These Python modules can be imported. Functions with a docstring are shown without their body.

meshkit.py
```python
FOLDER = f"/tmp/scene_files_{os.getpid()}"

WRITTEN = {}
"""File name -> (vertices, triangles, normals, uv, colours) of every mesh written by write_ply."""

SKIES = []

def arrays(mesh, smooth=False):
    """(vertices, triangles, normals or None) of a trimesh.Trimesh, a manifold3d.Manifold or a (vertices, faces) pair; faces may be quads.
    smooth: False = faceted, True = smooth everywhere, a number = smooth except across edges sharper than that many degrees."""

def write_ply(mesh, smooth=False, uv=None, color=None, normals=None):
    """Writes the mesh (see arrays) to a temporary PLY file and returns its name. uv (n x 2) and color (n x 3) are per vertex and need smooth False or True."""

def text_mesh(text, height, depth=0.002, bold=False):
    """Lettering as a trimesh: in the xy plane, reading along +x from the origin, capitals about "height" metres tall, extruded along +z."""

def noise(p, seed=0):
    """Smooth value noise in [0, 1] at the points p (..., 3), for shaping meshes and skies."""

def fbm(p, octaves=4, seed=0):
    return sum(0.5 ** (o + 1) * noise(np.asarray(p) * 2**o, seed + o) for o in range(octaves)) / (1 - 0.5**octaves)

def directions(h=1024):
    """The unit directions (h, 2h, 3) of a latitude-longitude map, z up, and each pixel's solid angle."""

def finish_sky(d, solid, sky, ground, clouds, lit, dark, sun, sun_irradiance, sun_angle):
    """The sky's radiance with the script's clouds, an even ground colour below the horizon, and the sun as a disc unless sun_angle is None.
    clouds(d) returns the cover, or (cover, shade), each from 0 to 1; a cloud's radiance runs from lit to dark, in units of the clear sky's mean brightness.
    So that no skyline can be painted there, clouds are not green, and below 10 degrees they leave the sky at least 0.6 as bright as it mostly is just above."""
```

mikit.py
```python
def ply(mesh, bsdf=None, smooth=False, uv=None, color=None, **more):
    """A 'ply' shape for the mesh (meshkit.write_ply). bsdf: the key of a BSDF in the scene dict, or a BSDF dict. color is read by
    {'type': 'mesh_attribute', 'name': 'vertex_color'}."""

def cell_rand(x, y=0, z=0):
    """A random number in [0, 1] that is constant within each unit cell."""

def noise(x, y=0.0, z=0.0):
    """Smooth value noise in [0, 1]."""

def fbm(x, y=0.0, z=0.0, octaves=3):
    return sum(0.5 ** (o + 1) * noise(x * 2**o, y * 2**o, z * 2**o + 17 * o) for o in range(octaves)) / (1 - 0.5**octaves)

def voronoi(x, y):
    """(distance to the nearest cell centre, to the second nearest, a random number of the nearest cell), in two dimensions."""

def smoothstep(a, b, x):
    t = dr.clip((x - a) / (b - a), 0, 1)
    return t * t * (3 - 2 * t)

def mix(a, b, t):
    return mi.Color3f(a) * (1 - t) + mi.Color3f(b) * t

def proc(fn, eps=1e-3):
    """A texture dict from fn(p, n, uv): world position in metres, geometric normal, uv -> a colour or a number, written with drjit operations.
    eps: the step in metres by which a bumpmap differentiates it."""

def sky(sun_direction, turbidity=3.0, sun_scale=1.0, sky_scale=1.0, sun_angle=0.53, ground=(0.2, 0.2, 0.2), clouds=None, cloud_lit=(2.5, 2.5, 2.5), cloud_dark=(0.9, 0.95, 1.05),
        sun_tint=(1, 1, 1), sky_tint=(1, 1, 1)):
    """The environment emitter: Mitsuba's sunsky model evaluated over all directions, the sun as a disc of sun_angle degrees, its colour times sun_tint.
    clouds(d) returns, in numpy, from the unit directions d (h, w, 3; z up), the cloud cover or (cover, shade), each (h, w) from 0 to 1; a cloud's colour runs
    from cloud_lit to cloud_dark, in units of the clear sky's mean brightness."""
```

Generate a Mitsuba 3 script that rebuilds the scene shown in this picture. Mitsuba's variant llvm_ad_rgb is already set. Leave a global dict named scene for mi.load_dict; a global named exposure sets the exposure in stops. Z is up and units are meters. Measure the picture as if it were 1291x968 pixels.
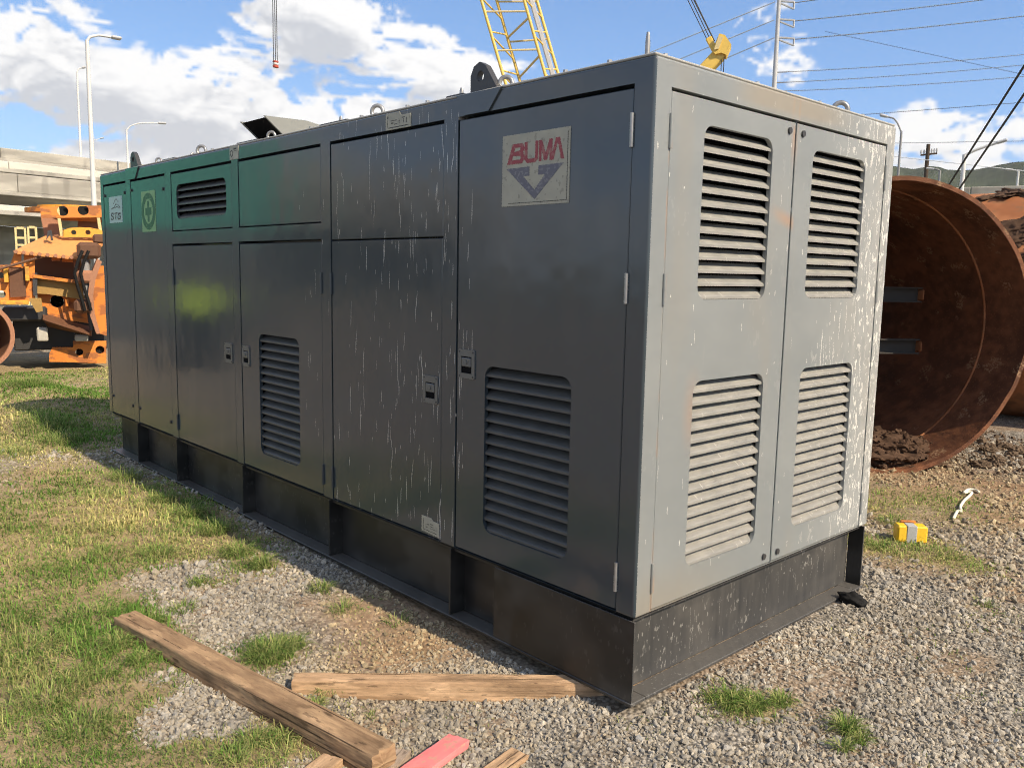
import math
import numpy as np
import drjit as dr
import mitsuba as mi
import trimesh
import manifold3d as m3
import shapely
from shapely.geometry import Polygon, Point, box as sbox, LineString
import mikit
import meshkit
from mikit import proc, noise, fbm, voronoi, cell_rand, smoothstep, mix

T = mi.ScalarTransform4f
scene, labels = {}, {}
RNG = np.random.default_rng(7)

# ------------------------------------------------------------------ camera, sky, exposure
EYE = np.array([2.06199, -2.60896, 1.76438])
YAW, PITCH, ROLL = 2.394439, -0.130253, 0.018888
fwd = np.array([math.cos(YAW) * math.cos(PITCH), math.sin(YAW) * math.cos(PITCH), math.sin(PITCH)])
rt = np.cross(fwd, [0, 0, 1.0]); rt /= np.linalg.norm(rt)
up0 = np.cross(rt, fwd)
up = -math.sin(ROLL) * rt + math.cos(ROLL) * up0
scene['camera'] = {'type': 'perspective', 'fov': math.degrees(2 * math.atan(645.5 / 1069.13)), 'fov_axis': 'x', 'near_clip': 0.05, 'far_clip': 12000.0,
                   'to_world': T().look_at(origin=EYE.tolist(), target=(EYE + fwd).tolist(), up=up.tolist())}

SUN = (1.0, 0.085, 0.80)


def clouds(d):
    x, y, z = d[..., 0], d[..., 1], d[..., 2]
    el = np.degrees(np.arcsin(np.clip(z, -1, 1)))
    az = np.degrees(np.arctan2(y, x))

    def dens(lift):
        q = np.stack([x * 8.0, y * 8.0, (z + lift) * 15.0], -1)
        w = np.stack([meshkit.fbm(q * 1.3 + 11, 3, 3), meshkit.fbm(q * 1.3 + 31, 3, 4), meshkit.fbm(q * 1.3 + 57, 3, 5)], -1) - 0.5
        f, amp, tot = 0.0, 1.0, 0.0
        for o in range(7):
            nn_ = meshkit.noise((q + 1.1 * w) * 2.03 ** o + 13 * o, 21 + o)
            f, tot, amp = f + amp * (nn_ if o < 2 else 1 - np.abs(2 * nn_ - 1) * 1.0), tot + amp, amp * .60
        f = (f / tot - .5) * 1.5 + .5
        big = meshkit.fbm(np.stack([x * 2.2, y * 2.2, (z + lift) * 3.5], -1) + 5, 2, 9)
        e = el + np.degrees(lift)
        b = 0.10 * np.exp(-(e / 11.0) ** 2) - 0.05 * np.clip((e - 14) / 14, 0, 1) + 0.35 * (big - 0.5)
        for a0, e0, ra, re, k in CLOUD_MASSES:
            k = k * CLOUD_GAIN
            da = (az - a0 + 180) % 360 - 180
            b = b + k * np.exp(-(da / ra) ** 2 - ((e - e0) / re) ** 2)
        return f + b

    c = dens(0.0)
    c2 = dens(0.035)
    cover = np.clip((c - 0.578) / 0.11, 0, 1)
    cover = cover * cover * (3 - 2 * cover)
    shade = np.clip((c2 - 0.63) / 0.24, 0, 1) * 0.75 + np.clip((0.66 - c) / 0.1, 0, 1) * .12
    return cover, shade


# the cumulus bank that stands over the yard: azimuth, elevation, extents, weight
CLOUD_GAIN = 0.8
CLOUD_MASSES = [(166.5, 16.5, 4, 2.6, .16), (164, 10.5, 5, 4, .22), (152, 10.5, 9, 3.2, .26), (150.5, 15.0, 2.6, 1.8, .12), (148, 20.5, 8, 2.2, -.2), (145, 17.5, 3, 1.6, -.15), (142, 13, 4, 1.6, .14), (159, 14.8, 2.6, 2.6, -.34), (161, 20, 6, 1.6, -.2), (143, 18.5, 6, 2, -.22), (153, 19.5, 4, 1.6, -.25), (145.5, 15.0, 2, 1.2, -.12),
                (133, 15, 8, 6, -.22), (121, 15, 8, 5.5, -.22), (110, 14, 9, 3.5, -.2), (120, 9.5, 3.5, 1.4, .12), (108, 7.5, 9, 2.8, .22), (113, 9.5, 4, 2, .06)]
scene['sky'] = mikit.sky(SUN, turbidity=3.0, clouds=clouds, cloud_lit=(2.55, 2.55, 2.55), cloud_dark=(1.2, 1.3, 1.5), sky_tint=(0.82, 0.97, 1.16), sun_tint=(0.97, 1.0, 1.06))
exposure = 2.17


# ------------------------------------------------------------------ helpers
def numbered(key):
    if key not in scene and key not in labels:
        return key
    n = 1
    while f'{key}_{n:03d}' in scene or f'{key}_{n:03d}' in labels:
        n += 1
    return f'{key}_{n:03d}'


def put(name, mesh, bsdf, parent=None, smooth=False, label=None, kind=None, **kw):
    key = numbered(f'{parent}__{name}' if parent else name)
    scene[key] = mikit.ply(mesh, bsdf, smooth, **kw) if not isinstance(mesh, dict) else dict(mesh)
    e = {}
    if label:
        e['label'] = label
    if kind:
        e['kind'] = kind
    if e:
        labels[key] = e
    return key


def thing(name, label, cat, group=None, kind=None):
    key = numbered(name)
    labels[key] = {'label': label, 'category': cat}
    if group:
        labels[key]['group'] = group
    return key


def tag(key, label, cat=None, group=None, kind=None):
    labels[key] = {'label': label}
    if cat:
        labels[key]['category'] = cat
    if group:
        labels[key]['group'] = group
    if kind:
        labels[key]['kind'] = kind


def cat(*ms):
    return trimesh.util.concatenate([m for m in ms])


def tri(man):
    m = man.to_mesh()
    return trimesh.Trimesh(m.vert_properties[:, :3], m.tri_verts, process=False)


def man_box(x0, x1, y0, y1, z0, z1, ch=0.0):
    if ch <= 0:
        return m3.Manifold.cube([x1 - x0, y1 - y0, z1 - z0]).translate([x0, y0, z0])
    P = []
    for x, sx in ((x0, 1), (x1, -1)):
        for y, sy in ((y0, 1), (y1, -1)):
            for z, sz in ((z0, 1), (z1, -1)):
                P += [[x + sx * ch, y + sy * ch, z], [x + sx * ch, y, z + sz * ch], [x, y + sy * ch, z + sz * ch]]
    return m3.Manifold.hull_points(np.array(P, float))


def cbox(x0, x1, y0, y1, z0, z1, ch=0.003):
    return tri(man_box(x0, x1, y0, y1, z0, z1, ch))


def prism(poly, w0, w1):
    """polygon in (u, v) extruded over w."""
    m = trimesh.creation.extrude_polygon(poly if isinstance(poly, (Polygon,)) else Polygon(poly), w1 - w0, engine='earcut')
    m.apply_translation([0, 0, w0])
    return m


def man_prism(coords, w0, w1):
    return m3.Manifold.extrude(m3.CrossSection([np.array(coords, float)]), w1 - w0).translate([0, 0, w0])


def rrect(u0, u1, v0, v1, r=0.02, n=6):
    return sbox(u0 + r, v0 + r, u1 - r, v1 - r).buffer(r, quad_segs=n)


def xf(mesh, M):
    m = mesh.copy()
    m.apply_transform(M)
    return m


M_SIDE = np.array([[1, 0, 0, 0], [0, 0, -1, 0], [0, 1, 0, 0], [0, 0, 0, 1.0]])      # (u, v, w) -> x = u, z = v, outwards -y
M_END = np.array([[0, 0, 1, 0], [1, 0, 0, 0], [0, 1, 0, 0], [0, 0, 0, 1.0]])        # (u, v, w) -> y = u, z = v, outwards +x


def tube(P, r, n=8, caps=True):
    P = np.asarray(P, float)
    r = np.broadcast_to(r, (len(P),)).astype(float)
    t = np.gradient(P, axis=0)
    t /= np.linalg.norm(t, axis=1, keepdims=True) + 1e-12
    a = np.cross(t, [0, 0, 1.0]) if np.abs(t[:, 2]).mean() < .9 else np.cross(t, [1.0, 0, 0])
    a /= np.linalg.norm(a, axis=1, keepdims=True) + 1e-12
    b = np.cross(t, a)
    g = np.arange(n) * 2 * np.pi / n
    V = P[:, None] + r[:, None, None] * (np.cos(g)[None, :, None] * a[:, None] + np.sin(g)[None, :, None] * b[:, None])
    i, j = np.meshgrid(np.arange(len(P) - 1), np.arange(n), indexing='ij')
    Q = np.stack([i * n + j, i * n + (j + 1) % n, (i + 1) * n + (j + 1) % n, (i + 1) * n + j], -1).reshape(-1, 4)
    F = np.vstack([Q[:, [0, 1, 2]], Q[:, [0, 2, 3]]])
    V = V.reshape(-1, 3)
    if caps:
        k = np.arange(1, n - 1)
        F = np.vstack([F, np.stack([k * 0, k + 1, k], 1), np.stack([k * 0, k, k + 1], 1) + (len(P) - 1) * n])
    m = trimesh.Trimesh(V, F, process=False)
    if m.volume < 0:
        m.invert()
    return m


def bar(p, q, w, h=None):
    """rectangular bar between two points."""
    p, q = np.asarray(p, float), np.asarray(q, float)
    h = w if h is None else h
    L = np.linalg.norm(q - p)
    m = cbox(-w / 2, w / 2, -h / 2, h / 2, 0, L, min(w, h) * .08)
    z = (q - p) / L
    x = np.cross([0, 0, 1.0] if abs(z[2]) < .95 else [0, 1.0, 0], z)
    x /= np.linalg.norm(x)
    M = np.eye(4)
    M[:3, 0], M[:3, 1], M[:3, 2], M[:3, 3] = x, np.cross(z, x), z, p
    return xf(m, M)


def ring(c, axis, R, r, n=20, k=8):
    m = trimesh.creation.torus(R, r, major_sections=n, minor_sections=k)
    m.apply_transform(trimesh.geometry.align_vectors([0, 0, 1], axis))
    m.apply_translation(c)
    return m


def local(pose, mesh):
    """(u to the right, v away, z) of a frame (x, y, heading in degrees) -> world."""
    x, y, a = pose
    a = math.radians(a)
    M = np.array([[math.cos(a), -math.sin(a), 0, x], [math.sin(a), math.cos(a), 0, y], [0, 0, 1, 0], [0, 0, 0, 1]])
    return xf(mesh, M)


def plate_uz(coords, v0, v1, holes=()):
    """polygon in (u, z) given thickness from v0 to v1 (v away)."""
    P = Polygon(coords)
    for c, r in holes:
        P = P.difference(Point(c).buffer(r, quad_segs=8))
    m = prism(P, 0, v1 - v0)                       # w along +z of the prism
    M = np.array([[1, 0, 0, 0], [0, 0, -1, v1], [0, 1, 0, 0], [0, 0, 0, 1.0]])
    return xf(m, M)


def two(d):
    return {'type': 'twosided', 'bsdf': d}


def rgb(*c):
    return {'type': 'rgb', 'value': list(c)}


def pr(base, rough=.5, metal=0.0, spec=.5, two_sided=True, **kw):
    d = {'type': 'principled', 'base_color': base if isinstance(base, dict) else rgb(*base), 'roughness': rough, 'metallic': metal, 'specular': spec, **kw}
    return two(d) if two_sided else d


# ------------------------------------------------------------------ materials
def streak(u, z, dens, seed, cw, ch, wd):
    i = dr.floor(u / cw)
    zz = z / ch + cell_rand(i, seed) * 7.0
    j = dr.floor(zz)
    r = cell_rand(i, j, seed + 1)
    uc = (i + 0.2 + 0.6 * cell_rand(i, j, seed + 2)) * cw + 0.012 * (noise(z * 9.0, i, seed) - .5) * cw / .02
    half = 0.12 + 0.33 * cell_rand(i, j, seed + 3)
    tp = 1 - dr.abs(zz - j - 0.5) / half
    w = wd * (0.35 + 0.65 * cell_rand(i, j, seed + 4)) * dr.clip(tp * 2, 0, 1) + 1e-5
    return dr.select((r < dens) & (tp > 0), smoothstep(w, w * 0.4, dr.abs(u - uc)), 0.0)


def paint_fn(p, n, uv):
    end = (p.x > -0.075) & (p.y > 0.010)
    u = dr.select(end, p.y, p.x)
    z = p.z
    # concrete splashes
    dside = 0.55 * smoothstep(-3.0, -2.2, u) * (1 - smoothstep(-1.16, -0.99, u)) * (0.3 + 0.7 * smoothstep(-2.4, -1.7, u))
    dend = 0.75 * smoothstep(1.15, 2.0, u) + 0.035
    den = dr.select(end, dend, dside) * (0.25 + 1.3 * fbm(u * 3.1, z * 1.3, 4.0))
    s = dr.maximum(streak(u, z, den * .24, 3, .026, .20, .0034), streak(u, z, den * .27, 23, .034, .40, .0036))
    s = dr.maximum(s, streak(u, z, den * .2, 43, .018, .085, .0026))
    wx = u + .006 * noise(u * 40, z * 40, 5.0)
    blot = smoothstep(.655, .70, fbm(wx * 62, z * 30, 6.0)) * smoothstep(.42, .62, fbm(u * 5.0, z * 4.0, 15.0) + .35 * (dend - .45))
    s = dr.maximum(s, dr.select(end, blot * dr.clip(dend * 1.6, 0, 1), 0.0))
    s = dr.maximum(s, dr.select(end, streak(u, z, den * .3, 63, .02, .038, .0042), 0.0))
    haze = dr.select(end, 0.55 * smoothstep(1.2, 2.05, u) * (0.4 + fbm(u * 25, z * 14, 1.0)), 0.0)
    g = fbm(u * 2.3, z * 2.3, 7.0)
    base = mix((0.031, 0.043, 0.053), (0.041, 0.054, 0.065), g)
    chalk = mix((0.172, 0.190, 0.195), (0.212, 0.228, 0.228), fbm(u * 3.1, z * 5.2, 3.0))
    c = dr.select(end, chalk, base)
    # brownish film of dirt, heavier low down and under the top rail
    dirt = smoothstep(0.5, 0.8, fbm(u * 5.0, z * 1.1, 9.0)) * dr.select(end, .20, .05) + dr.select(end, .5 * (1 - smoothstep(.38, .62, z)) * smoothstep(.9, .1, u) + .75 * smoothstep(2.46, 2.52, z) * smoothstep(.45, .75, u) * (1 - smoothstep(1.2, 1.7, u)), 0.0)
    c = mix(c, (0.25, 0.215, 0.16), dr.clip(dirt, 0, 1))
    # rust runs on the end face
    k = fbm(u * 40, z * 6, 2.0)
    r1 = smoothstep(.045, .0, dr.abs(u - 1.04 + .02 * (k - .5))) * smoothstep(2.22, 2.47, z) * smoothstep(.3, .6, k)
    r2 = smoothstep(.010, .0, dr.abs(u - 0.105 + .006 * (k - .5))) * smoothstep(.35, .6, fbm(u * 3, z * 7, 1.0)) * (1 - smoothstep(2.2, 2.3, z)) * smoothstep(1.4, 2.1, z) * .8
    r3 = smoothstep(.05, .0, dr.abs(z - 2.03 + .25 * (u - 1.0))) * smoothstep(.82, 1.02, u) * (1 - smoothstep(1.05, 1.08, u)) * .8
    r4 = smoothstep(.014, .0, dr.abs(u - .106)) * smoothstep(.4, .6, fbm(u * 3, z * 9, 8.0)) * (1 - smoothstep(.9, 1.6, z)) * .6
    r5 = smoothstep(.09, .0, dr.sqrt(dr.square(u - .335) + .15 * dr.square(z - 1.2))) * .5
    rust = dr.select(end, dr.clip(r1 + r2 + r3 + r4 + r5, 0, 1), 0.0)
    c = mix(c, (0.36, 0.19, 0.085), rust * .6)
    c = mix(c, (0.60, 0.59, 0.55), haze * .35)
    return mix(c, (0.62, 0.61, 0.57), dr.clip(s, 0, 1) * dr.select(end, .75, .3 + .65 * noise(u * 60, z * 9, 3.0)))


def paint_rough(p, n, uv):
    end = (p.x > -0.075) & (p.y > 0.010)
    return dr.select(end, 0.48, 0.11 + 0.08 * fbm(p.x * 6, p.z * 3, 1.0))


def paint_h(p, n, uv):
    u = p.x + p.y
    return fbm(u * 2.6, p.z * 1.9, 3.0) + .12 * noise(u * 17.0, p.z * 15.0, 8.0)


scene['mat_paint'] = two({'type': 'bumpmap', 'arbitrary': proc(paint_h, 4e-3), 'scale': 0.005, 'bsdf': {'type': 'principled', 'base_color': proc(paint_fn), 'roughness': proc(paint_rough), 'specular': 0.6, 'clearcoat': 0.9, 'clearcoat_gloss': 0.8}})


def slat_fn(p, n, uv):
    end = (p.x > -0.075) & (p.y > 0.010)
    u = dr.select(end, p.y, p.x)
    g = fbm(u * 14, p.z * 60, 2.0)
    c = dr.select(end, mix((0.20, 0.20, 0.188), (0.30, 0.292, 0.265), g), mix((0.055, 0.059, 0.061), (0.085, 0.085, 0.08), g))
    sp = streak(u, p.z, dr.select(end, .4 * smoothstep(1.1, 1.8, u) + .04, .0), 71, .02, .03, .003)
    return mix(c, (0.62, 0.6, 0.55), sp * .7)


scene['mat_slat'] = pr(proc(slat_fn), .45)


def skid_fn(p, n, uv):
    u = p.x + p.y
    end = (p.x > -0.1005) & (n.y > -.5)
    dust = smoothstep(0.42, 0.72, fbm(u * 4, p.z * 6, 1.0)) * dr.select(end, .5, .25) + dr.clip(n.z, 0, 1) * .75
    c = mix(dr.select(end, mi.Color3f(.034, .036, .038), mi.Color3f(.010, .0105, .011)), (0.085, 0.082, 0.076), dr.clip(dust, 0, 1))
    s = smoothstep(.63, .74, fbm(p.x * 75, p.y * 75, p.z * 26)) * dr.select(end, .75, .12) * smoothstep(.35, .6, fbm(u * 3, p.z * 3, 7.0))
    s2 = streak(u, p.z, dr.select(end, .16, .02), 15, .03, .12, .002) * dr.select(p.z > .03, .6, 0.0)
    oil = smoothstep(.30, .26, dr.sqrt(dr.square(p.x + .46) + 1.1 * dr.square(p.z - .04))) * dr.select(p.x < -.001, 1.0, 0.0)
    c = mix(c, (0.012, 0.010, 0.008), oil * .9)
    film = dr.select(end, 0.34 * fbm(u * 26, p.z * 3, 3.0), .16 * smoothstep(.5, .8, fbm(u * 2.2, p.z * 3, 8.0)))
    c = mix(c, (0.16, 0.15, 0.14), film * .8)
    return mix(c, (0.45, 0.44, 0.41), dr.clip(s + s2, 0, 1) * .5)


scene['mat_roof'] = pr((0.34, 0.335, 0.31), .6)
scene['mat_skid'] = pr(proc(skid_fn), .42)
scene['mat_black'] = pr((0.006, 0.006, 0.007), .9, spec=.1)
scene['mat_gap'] = pr((0.012, 0.012, 0.012), .8, spec=.2)


def galv_fn(p, n, uv):
    return mix((0.24, 0.24, 0.24), (0.42, 0.42, 0.41), fbm(p.x * 45, p.y * 45 + p.z * 45, 2.0))


scene['mat_steel'] = pr(proc(galv_fn), .38, metal=.6)
scene['mat_latch'] = pr((0.15, 0.155, 0.155), .42, metal=.5)
scene['mat_dark_steel'] = pr((0.05, 0.05, 0.052), .45, metal=.2)


def cream_fn(p, n, uv):
    g = fbm(p.x * 18, p.z * 22, 3.0)
    return mix(mix((0.40, 0.39, 0.31), (0.31, 0.30, 0.24), g), (0.15, 0.14, 0.11), smoothstep(.62, .8, fbm(p.x * 60, p.z * 60, 5.0)) * .5)


scene['mat_cream'] = pr(proc(cream_fn), .5)


def worn(a, b, sc=70.0, lo=.55, hi=.7):
    def fn(p, n, uv):
        return mix(a, b, smoothstep(lo, hi, fbm(p.x * sc, p.z * sc * 1.3, 4.0)))
    return proc(fn)


scene['mat_sign_red'] = pr(worn((0.27, 0.05, 0.06), (0.31, 0.12, 0.11)), .5)
scene['mat_sign_violet'] = pr(worn((0.12, 0.12, 0.15), (0.19, 0.19, 0.205), 90), .5)
scene['mat_print_dark'] = pr((0.03, 0.032, 0.03), .55)
scene['mat_sticker_pale'] = pr((0.40, 0.52, 0.50), .4)
scene['mat_sticker_green'] = pr((0.20, 0.36, 0.17), .45)
scene['mat_print_green'] = pr((0.03, 0.13, 0.06), .5)


def wood_fn(dark, lite):
    def fn(p, n, uv):
        u, v = uv.x, uv.y
        g = fbm(u * 3.5, v * 60.0 + 3.0 * fbm(u * 2.0, v * 10.0, 3.0), 2.0)
        c = mix(dark, lite, g)
        ring_ = smoothstep(.52, .7, fbm(u * 1.2, v * 95.0, 7.0))
        c = mix(c, mi.Color3f(dark) * .7, ring_ * .35)
        crack = smoothstep(.004, .0012, dr.abs(v - .03 - .035 * dr.floor(v / .035) + .012 * (noise(u * 3.0, dr.floor(v / .035), 1.0) - .5))) * smoothstep(.66, .72, noise(u * 1.7, dr.floor(v / .035), 9.0))
        c = mix(c, (0.03, 0.02, 0.012), crack * .9)
        knot = voronoi(u * 3.0, v * 9.0)
        c = mix(c, mi.Color3f(dark) * .35, smoothstep(.12, .04, knot[0]) * dr.select(knot[2] > .55, .8, 0.0))
        stain = smoothstep(.45, .75, fbm(u * 5.0, v * 14.0, 12.0))
        c = mix(c, mi.Color3f(dark) * .5, stain * .6)
        c = mix(c, mi.Color3f(lite) * 1.25, smoothstep(.6, .75, fbm(u * 7.0, v * 22.0, 21.0)) * .5)
        c = c * (.8 + .4 * fbm(u * 40.0, v * 160.0, 30.0))
        return mix(c, (0.03, 0.02, 0.012), smoothstep(.72, .80, fbm(u * 18.0, v * 90.0, 41.0)) * .45)
    return fn


def wood_mat(dark, lite):
    fn = wood_fn(dark, lite)

    def h(p, n, uv):
        return fbm(uv.x * 4.0, uv.y * 120.0, 2.0) + 0.6 * fbm(uv.x * 30.0, uv.y * 60.0, 5.0)
    return {'type': 'bumpmap', 'arbitrary': proc(h), 'scale': 0.003, 'bsdf': pr(proc(fn), .75, spec=.25)}


scene['mat_wood_old'] = wood_mat((0.23, 0.145, 0.083), (0.39, 0.265, 0.155))
scene['mat_wood_pale'] = wood_mat((0.33, 0.21, 0.12), (0.54, 0.37, 0.225))
scene['mat_wood_grey'] = wood_mat((0.20, 0.15, 0.11), (0.42, 0.34, 0.27))


def pink_fn(p, n, uv):
    g = fbm(uv.x * 9, uv.y * 40, 1.0)
    c = mix((0.62, 0.17, 0.17), (0.74, 0.26, 0.25), g)
    return mix(c, (0.45, 0.30, 0.2), smoothstep(.66, .76, fbm(uv.x * 25, uv.y * 60, 6.0)) * .5)


scene['mat_pink'] = pr(proc(pink_fn), .6)


def rust_fn(p, n, uv):
    a = fbm(p.x * 2.1, p.y * 2.1, p.z * 2.1)
    b = fbm(p.x * 14, p.y * 14, p.z * 14)
    e = fbm(p.x * 60, p.y * 60, p.z * 60)
    c = mix((0.090, 0.039, 0.022), (0.205, 0.086, 0.042), smoothstep(.3, .7, .6 * a + .4 * b))
    c = mix(c, (0.07, 0.030, 0.017), smoothstep(.52, .68, fbm(p.x * 4.1 + 9, p.y * 4.1, p.z * 4.1)) * .5)
    c = mix(c, (0.36, 0.25, 0.15), smoothstep(.62, .70, fbm(p.x * 6.3 + 3, p.y * 6.3, p.z * 6.3 + 5)) * smoothstep(.45, .6, e) * .55)
    return mix(c, (0.36, 0.15, 0.07), smoothstep(.6, .8, e) * .3)


def rust_h(p, n, uv):
    return fbm(p.x * 25, p.y * 25, p.z * 25) + .4 * noise(p.x * 120, p.y * 120, p.z * 120)


scene['mat_rust'] = {'type': 'bumpmap', 'arbitrary': proc(rust_h), 'scale': 0.006, 'bsdf': pr(proc(rust_fn), .75, spec=.25)}


def rust2_fn(p, n, uv):
    b = fbm(p.x * 3, p.y * 3, p.z * 3)
    c = mix((0.27, 0.105, 0.045), (0.42, 0.185, 0.085), smoothstep(.3, .7, b))
    return mix(c, (0.20, 0.11, 0.06), smoothstep(.5, .7, fbm(p.x * 9, p.y * 9, p.z * 9)) * .6)


scene['mat_rust_outer'] = pr(proc(rust2_fn), .8, spec=.2)


def mud_fn(p, n, uv):
    return mix((0.045, 0.026, 0.017), (0.12, 0.075, 0.05), fbm(p.x * 11, p.y * 11, p.z * 11))


def clod_fn(p, n, uv):
    return mix((0.085, 0.058, 0.038), (0.20, 0.15, 0.105), fbm(p.x * 9, p.y * 9, p.z * 9))


scene['mat_clod'] = pr(proc(clod_fn), .95, spec=.1)
scene['mat_mud'] = pr(proc(mud_fn), .95, spec=.1)


def orange_fn(p, n, uv):
    g = fbm(p.x * 1.7, p.y * 1.7, p.z * 1.7)
    c = mix((0.58, 0.175, 0.022), (0.68, 0.24, 0.04), g)
    k = smoothstep(.52, .64, fbm(p.x * 6, p.y * 6, p.z * 9))
    return mix(c, (0.22, 0.085, 0.035), k * .7)


scene['mat_orange'] = pr(proc(orange_fn), .55)


def yellow_fn(p, n, uv):
    k = smoothstep(.58, .75, fbm(p.x * 8, p.y * 8, p.z * 8))
    return mix((0.66, 0.33, 0.04), (0.30, 0.14, 0.05), k * .6)


scene['mat_yellow'] = pr(proc(yellow_fn), .5)
scene['mat_ochre'] = pr((0.33, 0.20, 0.055), .6)
scene['mat_rust_pink'] = pr((0.34, 0.16, 0.09), .7)
scene['mat_brown_steel'] = pr((0.12, 0.055, 0.028), .7)
scene['mat_brace'] = pr((0.045, 0.04, 0.036), .75)
scene['mat_deck'] = pr((0.60, 0.26, 0.085), .6)
scene['mat_hood'] = pr((0.20, 0.21, 0.20), .55)
scene['mat_crane_yellow'] = pr((0.68, 0.47, 0.10), .45)
scene['mat_crane_pale'] = pr((0.62, 0.50, 0.24), .5)
scene['mat_white_metal'] = pr((0.62, 0.62, 0.60), .5)
scene['mat_grey_metal'] = pr((0.26, 0.26, 0.26), .5)
scene['mat_cable'] = pr((0.03, 0.03, 0.033), .6)
scene['mat_wire_pale'] = pr((0.70, 0.72, 0.74), .4)
scene['mat_wire'] = pr((0.10, 0.11, 0.12), .5)
scene['mat_pole_wood'] = pr((0.07, 0.05, 0.035), .9)
scene['mat_lamp_head'] = pr((0.45, 0.46, 0.47), .5)
scene['mat_red'] = pr((0.42, 0.07, 0.04), .5)


def concrete_fn(p, n, uv):
    a = fbm(p.x * .35, p.y * .35, p.z * 1.6)
    c = mix((0.30, 0.285, 0.25), (0.46, 0.44, 0.385), smoothstep(.3, .7, a))
    drip = smoothstep(.55, .75, fbm(p.x * 1.4, p.y * 1.4, p.z * .25))
    return mix(c, (0.20, 0.19, 0.17), drip * .55)


scene['mat_concrete'] = pr(proc(concrete_fn), .85, spec=.2)


def barrier_fn(p, n, uv):
    return mix((0.52, 0.50, 0.44), (0.64, 0.62, 0.55), fbm(p.x * .5, p.y * .5, p.z * 2))


scene['mat_barrier'] = pr(proc(barrier_fn), .85, spec=.2)
scene['mat_vertex_stone'] = pr({'type': 'mesh_attribute', 'name': 'vertex_color'}, .9, spec=.2)
scene['mat_grass'] = {'type': 'principledthin', 'base_color': {'type': 'mesh_attribute', 'name': 'vertex_color'}, 'roughness': .6, 'diff_trans': .5}
scene['mat_strap_yellow'] = pr((0.80, 0.50, 0.03), .5)
scene['mat_strap_grey'] = pr((0.36, 0.37, 0.37), .6)
scene['mat_rope'] = pr((0.70, 0.66, 0.54), .8)


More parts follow.
